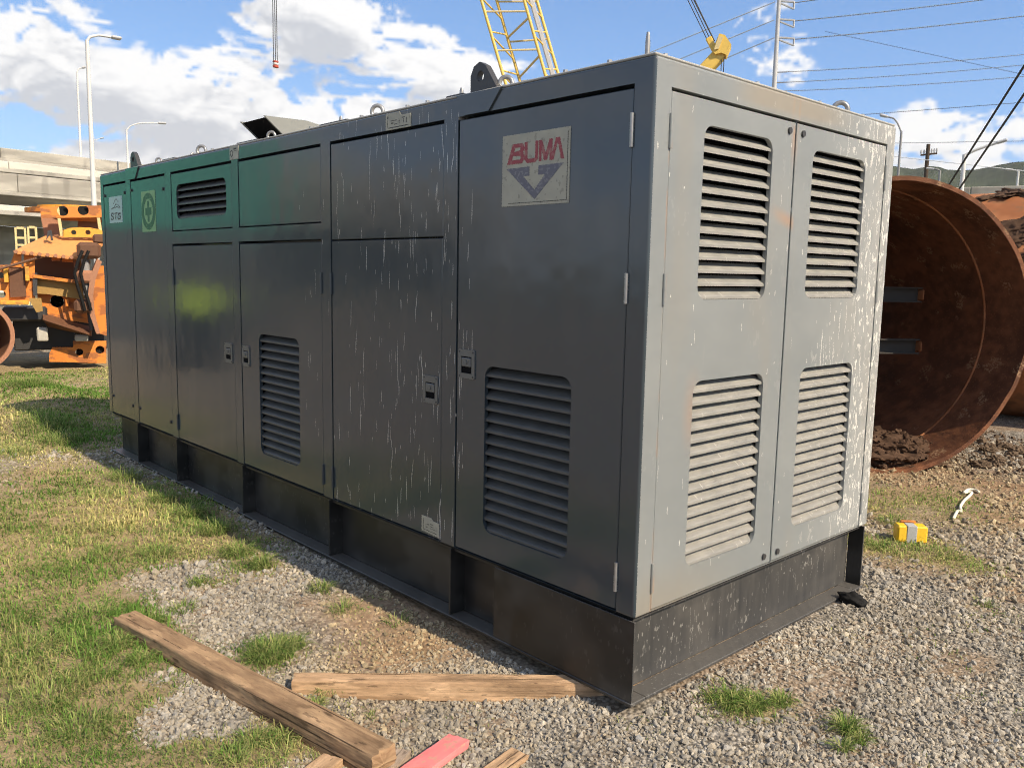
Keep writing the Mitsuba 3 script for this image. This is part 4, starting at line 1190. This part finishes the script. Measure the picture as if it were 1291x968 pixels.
# big plate with round hole
om_put('lower_plate', plate_uz([[-0.299, 1.297], [0.485, 1.193], [0.492, 0.755], [-0.248, 0.897]], -.12, -.06, [([-0.0, 1.138], .105)]), 'mat_orange', label='orange plate with a large round hole')
om_put('hole_tube', local((0, 0, 0), xf(tri(m3.Manifold.cylinder(.5, .115, .115, 24) - m3.Manifold.cylinder(.6, .104, .104, 24).translate([0, 0, -.05])), np.array([[1, 0, 0, -0.0], [0, 0, 1, -.055], [0, 1, 0, 1.138], [0, 0, 0, 1.0]]))), 'mat_dark_steel', smooth=40)
for xa in (78, 88.5, 99):
    om_put('rib', plate_uz([[-0.825, 1.193], [-0.792, 1.193], [-0.809, 0.854], [-0.843, 0.855]], -.24, -.125) if False else cbox((xa - 70) * .01523, (xa - 70) * .01523 + .05, -.26, -.121, 1.76 - .70 - (xa - 78) * .004, 1.76 - .58, .004), 'mat_orange')
om_put('shelf', plate_uz([[-0.41, 1.204], [-0.228, 1.205], [-0.215, 0.996], [-0.308, 0.971]], -.52, -.46), 'mat_ochre')
# curved guard at the right
gp = [[0.616, 1.87], [0.686, 1.819], [0.578, 1.527], [0.532, 1.263], [0.543, 0.958], [0.614, 0.623], [0.554, 0.624], [0.471, 0.932], [0.455, 1.263], [0.496, 1.553]]
om_put('curved_guard', plate_uz(gp, -.75, -.30), 'mat_rust_pink', label='curved pinkish rusty guard rail')
om_put('side_wall', plate_uz([[0.602, 1.751], [0.849, 1.756], [0.801, 0.523], [0.605, 0.595], [0.538, 1.074]], -.22, -.15), 'mat_orange')
for cx_, cy_, s_ in [[0.435, 1.566, 0.14], [0.391, 1.082, 0.15], [0.5, 1.996, 0.18], [0.665, 2.193, 0.1]]:
    m = cbox(-s_, s_, -s_ * .7, s_ * .7, -s_ * .75, s_ * .75, s_ * .3)
    m.apply_translation([cx_, -.65, cy_])
    om_put('ram_joint', m, 'mat_brown_steel' if s_ != .14 else 'mat_rust_pink')
a_, b_ = [0.443, 1.97], [0.449, 1.263]
om_put('ram', tube([[a_[0], -.6, a_[1]], [b_[0], -.6, b_[1]]], .06, 12), 'mat_grey_metal', smooth=40)
a_, b_ = [0.449, 1.263], [0.508, 0.679]
om_put('ram', tube([[a_[0], -.6, a_[1]], [b_[0], -.6, b_[1]]], .05, 12), 'mat_dark_steel', smooth=40)
for x_, y_ in [[-0.552, 1.95], [-0.441, 1.94], [-0.33, 1.931], [-0.217, 1.921], [-0.104, 1.911], [0.01, 1.901], [0.125, 1.891], [0.241, 1.881]]:
    b_ = trimesh.creation.cylinder(radius=.03, height=.05, sections=8); b_.apply_transform(rot_); b_.apply_translation([x_, -.585, y_])
    om_put('bolt', b_, 'mat_rust_pink')
hose = [[0.403, 1.992], [0.326, 1.81], [0.272, 1.617], [0.309, 1.398], [0.368, 1.165], [0.397, 1.008]]
for dx_ in (0, .09):
    om_put('hose', tube([[a + dx_, -.8, b] for a, b in hose], .025, 8), 'mat_gap', smooth=True)
# lower skirt and base
om_put('skirt', tri(m3.Manifold.hull_points(np.array([[*p_] for p_ in [[-0.222, -0.1, 0.951], [0.514, -0.1, 0.7], [-0.219, -0.7, 0.864], [0.442, -0.7, 0.607], [-0.162, -0.1, 0.708], [0.507, -0.1, 0.534]]]))), 'mat_brown_steel')
om_put('under_beam', cbox(-0.681, 0.761, .15, .9, 0.292, 0.863, .02), 'mat_dark_steel')
om_put('base_plate', plate_uz([[-0.159, 0.258], [-0.106, 0.365], [0.204, 0.357], [0.209, 0.466], [0.723, 0.455], [0.708, 0.067], [-0.165, 0.123]], -.2, -.12, [([0.297, 0.273], .06), ([0.618, 0.305], .07)]), 'mat_orange')
for xa, xb, ya, yb_ in [[-0.321, -0.159, 0.493, 0.717], [0.235, 0.438, 0.481, 0.589]]:
    om_put('block', cbox(xa, xb, -.5, -.3, ya, yb_, .02), 'mat_concrete')
om_put('lower_frame', cbox(-0.803, -0.153, -.25, .3, 0.815, 1.054, .03), 'mat_dark_steel')

# ------------------------------------------------------------------ far left: cage frames and a parked car

cg = [-34.97, 5.915, 77.04]
for lab, (x0, x1, y0, y1) in (('left one of two pale yellow cage frames under the viaduct', (-0.205, 0.112, 2.37, 3.12)), ('right one of two pale yellow cage frames under the viaduct', (0.218, 0.485, 2.383, 3.168))):
    g_ = thing('cage_frame', lab, 'cage frame')
    dv_ = 1.0
    for u in (x0, x1):
        for v in (0, dv_):
            put('post', local(cg, cbox(u - .035, u + .035, v - .035, v + .035, -.02, y1, .005)), 'mat_crane_pale', g_)
    for z in (y0 + .1, (y0 + y1) / 2, y1):
        for v in (0, dv_):
            put('rail', local(cg, cbox(x0 + .036, x1 - .036, v - .03, v + .03, z - .03, z + .03, .005)), 'mat_crane_pale', g_)


def car(pose, label, L_=4.4, z=0.0):
    key = thing('parked_car', label, 'car')
    side = [(0, .35), (0, .85), (.25, .95), (1.1, 1.0), (1.7, 1.42), (3.3, 1.42), (4.0, 1.0), (4.4, .9), (4.4, .35)]
    put('body', local(pose, xf(plate_uz(side, 0, 1.7), np.eye(4))), 'mat_white_metal', key)
    put('window', local(pose, plate_uz([(1.3, 1.0), (1.75, 1.36), (3.25, 1.36), (3.75, 1.0)], -.01, 1.71)), 'mat_gap', key)
    for u in (.85, 3.5):
        for v in (-.02, 1.52):
            w = trimesh.creation.cylinder(radius=.33, height=.2, sections=24)
            w.apply_transform(rot_); w.apply_translation([u, v + .1, .33])
            put('wheel', local(pose, w), 'mat_gap', key, smooth=40)
    return key



car((-44.901 - 3.2 * math.cos(math.radians(78.07)), 7.315 - 3.2 * math.sin(math.radians(78.07)), 78.07), 'white car parked below the viaduct at the left edge')

# ------------------------------------------------------------------ viaduct
VA, VB = [-66.376, 12.094, 9.67], [-68.037, 21.101, 10.19]
vh = math.degrees(math.atan2(VB[1] - VA[1], VB[0] - VA[0]))
vp = (VA[0], VA[1], vh)
zpx = dict(zip([180, 181, 182, 183, 184, 185, 186, 187, 188, 189, 190, 191, 192, 193, 194, 195, 196, 197, 198, 199, 200, 201, 202, 203, 204, 205, 206, 207, 208, 209, 210, 211, 212, 213, 214, 215, 216, 217, 218, 219, 220, 221, 222, 223, 224, 225, 226, 227, 228, 229, 230, 231, 232, 233, 234, 235, 236, 237, 238, 239, 240, 241, 242, 243, 244, 245, 246, 247, 248, 249, 250, 251, 252, 253, 254, 255, 256, 257, 258, 259, 260, 261, 262, 263, 264, 265, 266, 267, 268, 269, 270, 271, 272, 273, 274, 275, 276, 277, 278, 279, 280, 281, 282, 283, 284, 285, 286, 287, 288, 289, 290, 291, 292, 293, 294, 295, 296, 297, 298, 299, 300, 301, 302, 303, 304, 305, 306, 307, 308, 309, 310, 311, 312, 313, 314, 315, 316, 317, 318, 319], [10.013, 9.959, 9.906, 9.852, 9.798, 9.745, 9.691, 9.638, 9.584, 9.53, 9.477, 9.423, 9.369, 9.315, 9.262, 9.208, 9.154, 9.1, 9.047, 8.993, 8.939, 8.885, 8.832, 8.778, 8.724, 8.67, 8.616, 8.562, 8.509, 8.455, 8.401, 8.347, 8.293, 8.239, 8.185, 8.131, 8.077, 8.023, 7.969, 7.915, 7.861, 7.807, 7.753, 7.699, 7.645, 7.591, 7.537, 7.483, 7.429, 7.375, 7.321, 7.267, 7.213, 7.159, 7.105, 7.05, 6.996, 6.942, 6.888, 6.834, 6.78, 6.725, 6.671, 6.617, 6.563, 6.509, 6.454, 6.4, 6.346, 6.291, 6.237, 6.183, 6.129, 6.074, 6.02, 5.966, 5.911, 5.857, 5.802, 5.748, 5.694, 5.639, 5.585, 5.53, 5.476, 5.422, 5.367, 5.313, 5.258, 5.204, 5.149, 5.095, 5.04, 4.986, 4.931, 4.876, 4.822, 4.767, 4.713, 4.658, 4.604, 4.549, 4.494, 4.44, 4.385, 4.33, 4.276, 4.221, 4.166, 4.112, 4.057, 4.002, 3.947, 3.893, 3.838, 3.783, 3.728, 3.674, 3.619, 3.564, 3.509, 3.454, 3.4, 3.345, 3.29, 3.235, 3.18, 3.125, 3.07, 3.015, 2.96, 2.906, 2.851, 2.796, 2.741, 2.686, 2.631, 2.576, 2.521, 2.466]))
Vd = [('viaduct', 'topmost concrete viaduct deck with a weathered parapet', 'mat_concrete', 'mat_concrete', 186, 190, 199, 205, 0.0),
      ('viaduct', 'second viaduct deck with a bright pale barrier', 'mat_barrier', 'mat_concrete', 205, 208, 214, 222, -1.2),
      ('viaduct', 'third viaduct deck with a grey stained girder', 'mat_concrete', 'mat_concrete', 222, 229, 244, 261, -2.4),
      ('viaduct', 'lowest viaduct deck close above the ground', 'mat_barrier', 'mat_concrete', 262, 265, 269, 283, -3.4)]
for nm, lab, m1, m2, a, b, c, d, off in Vd:
    key = thing(nm, lab, 'viaduct')
    U0, U1 = -60, 90
    za, zb2, zc2, zd = zpx[a], zpx[b], zpx[c], zpx[d]
    for k_ in range(int((U1 - U0) / 10)):
        u0_, u1_ = U0 + 10 * k_ + .02, U0 + 10 * k_ + 9.98
        put('parapet', local(vp, cbox(u0_, u1_, off, off + .3, zc2 + .002, za, .03)), m1, key)
    put('deck_slab', local(vp, cbox(U0, U1, off + .31, off + 8, zc2 - .25, zb2 - .35, .02)), m2, key)
    put('fascia', local(vp, cbox(U0, U1, off - .08, off + .305, zc2 - .26, zc2, .02)), m2, key)
    put('girder', local(vp, tri(m3.Manifold.hull_points(np.array([[u, v, z] for u in (U0, U1) for v, z in ((off + 1.0, zc2 - .27), (off + 7, zc2 - .27), (off + 2.0, zd), (off + 6, zd))])))), m2, key)
    for u in (-38, -14, 14, 40, 66):
        put('pier', local(vp, tri(m3.Manifold.cylinder(zd + .3, .8, .8, 28).translate([u, off + 4, -.3]))), m2, key, smooth=40)

    if a == 262:
        for k_ in range(15):
            put('abutment_panel', local(vp, cbox(U0 + 10 * k_ + .02, U0 + 10 * k_ + 9.98, off + 6.2, off + 6.6, -.2, zd - .01, .02)), 'mat_concrete', key)

# ------------------------------------------------------------------ stacked containers across the yard, outside the frame, mirrored in the gloss paint
def container(pose, z0, label, mat, L_=6.06):
    key = thing('shipping_container', label, 'shipping container')
    m = [cbox(0, L_, 0, 2.44, z0, z0 + 2.59, .03)]
    for k_ in range(int(L_ / .28) - 1):
        m.append(cbox(.2 + k_ * .28, .2 + k_ * .28 + .14, -.03, -.001, z0 + .15, z0 + 2.44, .01))
    put('wall', local(pose, cat(*m)), mat, key)
    for u in (.02, L_ - .14):
        put('corner_post', local(pose, cbox(u, u + .12, -.06, -.031, z0 + .01, z0 + 2.58, .01)), mat, key)
    return key


scene['mat_teal'] = pr((0.055, 0.35, 0.275), .5)
scene['mat_box_grey'] = pr((0.10, 0.105, 0.11), .6)
cpose = (-22.6, -3.2, -70.0)
container(cpose, .05, 'grey shipping container under a green one across the yard from the enclosure', 'mat_box_grey')
container(cpose, 2.66, 'green shipping container stacked on a grey one across the yard', 'mat_teal')
scene['mat_lime'] = pr((0.62, 0.90, 0.06), .5)
lt = thing('site_compressor', 'lime green wheeled compressor across the yard, mirrored in the enclosure doors', 'compressor')
lpz = (-13.3, -3.38, -75.0)
put('cowl', local(lpz, tri(m3.Manifold.hull_points(np.array([[u, v, z] for u, z in ((0, 1.0), (0, 1.34), (.1, 1.42), (.52, 1.42), (.6, 1.34), (.6, 1.0)) for v in (0, 1.0)])))), 'mat_lime', lt)
put('chassis', local(lpz, cbox(-.1, .7, .1, .9, .45, .995, .02)), 'mat_gap', lt)
for u in (.1, .5):
    w = trimesh.creation.cylinder(radius=.28, height=1.1, sections=24); w.apply_transform(rot_); w.apply_translation([u, .5, .28])
    put('wheel', local(lpz, w), 'mat_gap', lt, smooth=40)

# ------------------------------------------------------------------ street lamps
def lamp(label, base, z0, ztop, r, arm, mat='mat_white_metal', head=.5, group=None):
    """tapered pole at base = (x, y) with an arm that rises and bends over; arm = list of (dx, dy, dz) from the pole top."""
    key = thing('street_lamp', label, 'street lamp')
    x, y = base
    put('pole', tube([[x, y, z0], [x, y, (z0 + ztop) / 2], [x, y, ztop]], [r, r * .8, r * .62], 12), mat, key, smooth=40)
    P_ = np.array([[x, y, ztop - .05]] + [[x + a, y + b, ztop + c] for a, b, c in arm])
    s = np.linspace(0, len(P_) - 1, 24)
    Q = np.stack([np.interp(s, np.arange(len(P_)), P_[:, c]) for c in range(3)], 1)
    for _ in range(2):
        Q[1:-1] = (Q[:-2] + 2 * Q[1:-1] + Q[2:]) / 4
    put('arm', tube(Q, r * .45, 10), mat, key, smooth=40)
    d_ = Q[-1] - Q[-2]; d_ /= np.linalg.norm(d_)
    hd_ = tri(man_box(-.16, .16, -.07, .07, 0, head, .05))
    Mx = np.eye(4); z_a = d_; x_a = np.cross([0, 0, 1.0], z_a); x_a /= np.linalg.norm(x_a)
    Mx[:3, 0], Mx[:3, 1], Mx[:3, 2], Mx[:3, 3] = x_a, np.cross(z_a, x_a), z_a, Q[-1]
    put('lamp_head', xf(hd_, Mx), 'mat_lamp_head', key)
    return key


def arm_to(base3, tips):
    return [tuple(np.array(t) - np.array(base3)) for t in tips]


b3 = [-41.018, 10.396, 11.933]
lamp('tall white street lamp in front of the viaduct', b3[:2], -.1, b3[2], .135, arm_to(b3, [[-40.983, 10.511, 12.088], [-40.971, 10.889, 12.246], [-40.905, 11.423, 12.249]]), head=.45)
b3 = [-69.958, 18.321, 16.295]
lamp('thin street lamp standing on the topmost viaduct deck', b3[:2], zpx[188], b3[2], .10, arm_to(b3, [[-69.925, 18.435, 16.541], [-69.863, 18.645, 16.626]]), head=.3)
b3 = [-66.129, 20.501, 11.875]
lamp('street lamp with a long curved arm nearest the enclosure\'s far corner', b3[:2], -.1, b3[2], .10, arm_to(b3, [[-66.046, 20.744, 12.186], [-65.845, 21.321, 12.441], [-65.526, 22.208, 12.549], [-65.39, 22.574, 12.563]]), head=.6)
b3 = [-112.824, 32.051, 16.745]
lamp('faint distant lamp beside the tall white lamp', b3[:2], 5.0, b3[2], .08, arm_to(b3, [[-112.743, 32.316, 17.054], [-112.532, 33.002, 17.305]]), head=.5)
b3 = [-19.827, 47.848, 10.238]
lamp('bent street lamp just right of the enclosure', b3[:2], -.1, b3[2], .10, arm_to(b3, [[-20.028, 47.76, 10.692], [-20.239, 47.667, 10.992], [-20.551, 47.527, 11.099]]), 'mat_grey_metal', head=.45)
b3 = [-25.07, 67.311, 10.257]
lamp('short grey lamp beside the wooden utility pole', b3[:2], -.1, b3[2], .14, arm_to(b3, [[-25.228, 67.25, 10.311], [-25.437, 67.168, 10.349]]), 'mat_grey_metal', head=.6)
b3 = [-20.091, 69.045, 9.984]
lamp('rightmost street lamp below the hills', b3[:2], -.1, b3[2], .13, arm_to(b3, [[-20.242, 68.998, 10.049], [-20.441, 68.936, 10.087]]), 'mat_white_metal', head=.5)
b3 = [-15.028, 44.38, 8.17]
lamp('white lamp post with a long slanting arm under the dark stay cables', b3[:2], -.1, b3[2], .16, arm_to(b3, [[-14.638, 44.52, 8.348], [-14.056, 44.722, 8.57], [-13.734, 44.83, 8.668]]), 'mat_white_metal', head=.5)

# ------------------------------------------------------------------ power poles and wires
mb = [-28.784, 48.855, 17.109]
mono = thing('power_pole', 'tall pale steel power pole with three upper arms above the roof', 'power pole')
zt_ = 22.497
put('pole', tube([[mb[0], mb[1], -.1], [mb[0], mb[1], zt_ * .5], [mb[0], mb[1], zt_]], [.26, .17, .11], 14), 'mat_lamp_head', mono, smooth=40)
TIPS = [[-27.987, 49.324, 19.305], [-27.929, 49.358, 18.179], [-27.872, 49.391, 17.048]]
LOW = [[-28.152, 49.229, 15.041], [-28.076, 49.272, 14.39], [-28.092, 49.264, 13.842]]
for t_ in TIPS:
    t_ = np.array(t_)
    root_hi = np.array([mb[0], mb[1], t_[2] - .02]); root_lo = np.array([mb[0], mb[1], t_[2] + .18])
    put('cross_arm', cat(bar(root_lo, t_ + [0, 0, .05], .15, .10), bar(root_lo - [0, 0, .10], t_ - [0, 0, .38], .16, .08), bar(t_ + [0, 0, .1], t_ - [0, 0, .40], .10, .08)), 'mat_lamp_head', mono)
for t_ in LOW:
    put('cross_arm', bar([mb[0], mb[1], t_[2]], t_, .08, .06), 'mat_grey_metal', mono)


def wire(label, P_, r, mat, sag=0.0, n=24):
    a, b = np.array(P_[0], float), np.array(P_[-1], float)
    t = np.linspace(0, 1, n)
    Q = a + (b - a) * t[:, None]
    Q[:, 2] -= sag * 4 * t * (1 - t)
    key = put('power_line', tube(Q, r, 5, caps=False), mat, smooth=True)
    tag(key, label, 'cable')
    return key


wire('top one of three pale wires left of the steel power pole', [[-29.002, 48.723, 19.449], [-47.207, 47.116, 16.152]], .035, 'mat_wire_pale')
wire('middle one of three pale wires left of the steel power pole', [[-28.99, 48.731, 18.331], [-47.179, 47.144, 14.625]], .035, 'mat_wire_pale')
wire('lowest of three pale wires left of the steel power pole', [[-28.937, 48.763, 17.218], [-47.152, 47.171, 13.089]], .035, 'mat_wire_pale')
wire('dark wire from the pole\'s top arm towards the right', [TIPS[0], [-15.057, 70.411, 24.648]], .030, 'mat_wire', .15)
wire('dark wire from the pole\'s second arm towards the right', [TIPS[1], [-14.882, 70.452, 22.689]], .030, 'mat_wire', .15)
wire('dark wire from the pole\'s third arm towards the right', [TIPS[2], [-14.744, 70.484, 21.147]], .030, 'mat_wire', .15)
wire('upper one of three thin low wires right of the steel pole', [LOW[0], [-15.386, 70.333, 18.43]], .022, 'mat_wire', .2)
wire('middle one of three thin low wires right of the steel pole', [LOW[1], [-15.323, 70.348, 17.725]], .022, 'mat_wire', .2)
wire('lowest of three thin low wires right of the steel pole', [LOW[2], [-15.247, 70.366, 16.857]], .022, 'mat_wire', .2)
wire('thin wire crossing above the white clouds at the right', [[-29.631, 59.806, 13.828], [-15.079, 70.406, 14.949]], .022, 'mat_wire')
wire('thin wire falling from left to right across the blue sky', [[-40.402, 76.743, 25.24], [-18.524, 85.005, 17.783]], .022, 'mat_wire')
wire('low thin wire in front of the hills', [[-31.741, 64.342, 12.019], [-13.648, 70.727, 8.906]], .03, 'mat_wire_pale')
wire('thin wire above the wooden pole', [[-34.595, 68.499, 13.255], [-14.978, 75.555, 12.541]], .02, 'mat_wire')
for lab, a, b in (('left one of two thick dark stay cables falling to the left', [-11.875, 34.885, 6.076], [-6.114, 26.255, 9.696]), ('right one of two thick dark stay cables falling to the left', [-11.414, 35.053, 6.06], [-5.958, 26.299, 8.934])):
    a, b = np.array(a), np.array(b)
    lo_ = a + (a - b) * ((a[2] + .1) / (b[2] - a[2]))
    wire(lab, [lo_, b], .040, 'mat_cable')
up_ = thing('utility_pole', 'dark wooden utility pole with an insulator crossarm', 'utility pole')
ub = [-27.823, 71.599, 12.964]
put('pole', tube([[ub[0], ub[1], -.1], [ub[0], ub[1], ub[2]]], [.20, .15], 12), 'mat_pole_wood', up_, smooth=40)
xa_, xb_ = np.array([-28.314, 71.4, 12.088]), np.array([-27.167, 71.86, 12.198])
put('crossarm', bar(xa_, xb_, .12, .14), 'mat_pole_wood', up_)
for t in (.03, .2, .36, .66, .82, .97):
    p_ = xa_ + (xb_ - xa_) * t
    put('insulator', tube([p_ + [0, 0, .05], p_ + [0, 0, .25], p_ + [0, 0, .42]], [.04, .09, .05], 8), 'mat_lamp_head', up_, smooth=40)

# ------------------------------------------------------------------ cranes

lb = [-21.277, 19.284, 46.83]
BOOM = thing('lattice_boom', 'yellow lattice crane boom rising behind the roof', 'crane boom')


def chord(p0, p1, dv):
    """point function along a chord through two (u, z) points at depth dv; t = 0 at the roof line."""
    p0, p1 = np.array(p0), np.array(p1)
    return lambda t: np.array([*(p1 + (p0 - p1) * t)[:1], dv, (p1 + (p0 - p1) * t)[1]])


BD = 1.5
fl = chord([-1.568, 11.463], [-0.726, 8.842], 0)
fr_ = chord([-0.031, 11.488], [0.791, 8.923], 0)
bl = chord([-1.065, 11.927], [-0.161, 9.097], BD)
br = chord([0.447, 11.952], [1.311, 9.325], BD)
t0, t1 = -3.2, 5.2
for c_ in (fl, fr_, bl, br):
    put('chord', local(lb, tube([c_(t0), c_(t1)], .058, 10)), 'mat_crane_yellow', BOOM, smooth=40)
bay = .51
nb = int((t1 - t0) / bay)
for k_ in range(nb):
    ta = .335 - bay * round((.335 - t0) / bay) + bay * k_
    tb_ = ta + bay
    lac = [(fl(ta), fr_(ta), .034), (bl(ta + .13), br(ta + .13), .034), (fl(ta), fr_(tb_ - .06), .042) if False else (bl(ta + .18), fr_(tb_ - .08), .040), (fl(ta + .25), bl(ta + .22), .030), (fl(ta + .19), bl(ta - .09), .030), (fr_(ta + .25), br(ta + .22), .030), (fr_(ta + .19), br(ta - .09), .030)]
    for a, b, rr in lac:
        put('lacing_bar', local(lb, tube([a, b], rr, 8)), 'mat_crane_pale' if rr > .031 else 'mat_crane_yellow', BOOM, smooth=40)
wa, wb = (fr_(t0) * .45 + br(t0) * .55), (fr_(t1) * .45 + br(t1) * .55)
put('walkway', local(lb, bar(wa, wb, .16, .30)), 'mat_lamp_head', BOOM)
# hook block on its ropes
hk = thing('hook_block', 'small red and white crane hook hanging on long ropes in the clouds', 'crane hook')
h0 = np.array([-51.187, 25.042, 15.139])
for dx in (-.16, 0.0, .14):
    u_ = np.array([math.cos(math.radians(vh)), math.sin(math.radians(vh)), 0])
    put('rope', tube([h0 + u_ * dx, h0 + u_ * dx * .55 + [0, 0, 40]], .028, 6), 'mat_cable', hk, smooth=True)
for k_, (dz, hh, mt_) in enumerate(((.10, .12, 'mat_red'), (-.03, .14, 'mat_white_metal'), (-.18, .16, 'mat_red'))):
    m = cbox(-.17, .17, -.12, .12, dz - hh + .004, dz, .03)
    put('block', local((h0[0], h0[1], vh), xf(m, trimesh.transformations.translation_matrix([0, 0, h0[2]]))), mt_, hk)
# telescopic crane head

tc = [-11.941, 18.101, 34.06]
TC = thing('crane_boom', 'yellow telescopic crane boom head with dark ropes above the roof', 'crane boom')
e0, e1_ = np.array([-0.605, 7.364]), np.array([0.005, 8.015])
ax_ = (e1_ - e0) / np.linalg.norm(e1_ - e0)
st_ = e0 - ax_ * 3.0
put('boom_section', local(tc, bar([st_[0], .2, st_[1]], [*(e1_ - ax_ * .15)[:1], .2, (e1_ - ax_ * .15)[1]], .48, .34)), 'mat_crane_yellow', TC)
put('boom_head', local(tc, plate_uz([[-0.313, 7.986], [-0.161, 8.357], [-0.01, 8.309], [0.172, 8.051], [0.059, 7.783], [-0.093, 7.852], [-0.24, 7.815], [-0.33, 7.903]], -.12, .42)), 'mat_crane_yellow', TC)
put('head_cheek', local(tc, plate_uz([[-0.179, 8.276], [-0.051, 8.25], [-0.162, 7.943], [-0.289, 7.927]], -.16, -.125)), 'mat_crane_pale', TC)
put('jib_stub', local(tc, bar([-0.456, .1, 8.307], [-0.27, .1, 7.984], .16, .16)), 'mat_crane_yellow', TC)
for (a, b) in ([[-0.498, 8.287], [-1.505, 10.173]], [[-0.436, 8.327], [-1.397, 10.167]], [[-0.281, 8.215], [-1.311, 10.162]], [[-0.304, 8.237], [-1.354, 10.164]]):
    put('rope', local(tc, tube([[a[0], .1, a[1]], [b[0], .1, b[1]]], .014, 6)), 'mat_cable', TC, smooth=True)
for x_ in [[-0.337, 7.735], [-0.07, 7.851], [-0.006, 7.849]]:
    put('rope', local(tc, tube([[x_[0], .0, x_[1]], [x_[0], .0, .4]], .014, 6)), 'mat_cable', TC, smooth=True)

# ------------------------------------------------------------------ far right: barrier and hills

bw = [-17.975, 53.946, 19.51]
key = thing('barrier_wall', 'pale concrete barrier wall in front of the hills', 'wall')
zt2 = 7.5
for k_ in range(6):
    put('barrier_block', local(bw, cbox(-6 + 3 * k_ + .01, -3 + 3 * k_ - .01, 0, .5, -.1, zt2, .05)), 'mat_concrete', key)


def hill_fn(p, n, uv):
    a = fbm(p.x * .006, p.y * .006, p.z * .01)
    b = fbm(p.x * .03, p.y * .03, p.z * .03)
    c = mix((0.013, 0.022, 0.012), (0.030, 0.043, 0.020), smoothstep(.35, .65, .5 * a + .5 * b))
    return mix(c, (0.085, 0.085, 0.04), smoothstep(.58, .7, fbm(p.x * .004 + 3, p.y * .004, 2.0)) * .6)


scene['mat_hill'] = pr(proc(hill_fn), .95, spec=.05)
HAZ = [119.54, 113.77, 112.77, 111.66, 110.43, 109.21, 108.11, 106.97, 105.48, 99.5]
HPX = [303.5, 303.7, 295.9, 298.5, 292.4, 298.5, 308.6, 316.3, 318.7, 298.8]


def hills(name, label, R, scale, seed, depth):
    az_ = np.radians(np.linspace(100 - 40, 130, 420))
    prof = np.interp(-np.degrees(az_), -np.array(HAZ), np.array(HPX)) * R / 2600 * scale
    rows = []
    for k_, (f_, hgt) in enumerate(((.55, 0), (.66, .22), (.76, .45), (.85, .68), (.92, .86), (.97, .97), (1.0, 1.0), (1.15, .8), (1.5, .0))):
        rr = R * (1 + (f_ - 1) * depth)
        nz_ = meshkit.fbm(np.stack([az_ * 30, az_ * 0 + f_ * 9, az_ * 0], -1), 4, seed) - .5
        z_ = np.maximum(prof * (hgt + nz_ * (1.1 * hgt * (1 - hgt) + .06 * (hgt > .9))), -2)
        rows.append(np.stack([EYE[0] + rr * np.cos(az_), EYE[1] + rr * np.sin(az_), z_], -1))
    Vh = np.array(rows)
    nr, nc = Vh.shape[:2]
    i, j = np.meshgrid(np.arange(nr - 1), np.arange(nc - 1), indexing='ij')
    Q = np.stack([i * nc + j, i * nc + j + 1, (i + 1) * nc + j + 1, (i + 1) * nc + j], -1).reshape(-1, 4)
    put(name, (Vh.reshape(-1, 3), Q[:, ::-1]), 'mat_hill', smooth=True)
    tag(name, label, kind='structure')


hills('hills', 'green wooded hills at the right horizon', 2600, 1.0, 4, 1.0)
scene['haze_air'] = {'type': 'homogeneous', 'albedo': 0.95, 'sigma_t': 6.0e-5}
scene['haze'] = {'type': 'cube', 'to_world': T().translate([0, 0, 238.0]).scale([4300, 4300, 240.0]), 'bsdf': {'type': 'null'}, 'interior': {'type': 'ref', 'id': 'haze_air'}}
tag('haze', 'thin bluish daylight haze over the yard and hills', kind='stuff')
scene['camera']['medium'] = {'type': 'ref', 'id': 'haze_air'}
print('stones', N_STONES, 'blades', N_BLADES, 'entries', len(scene))
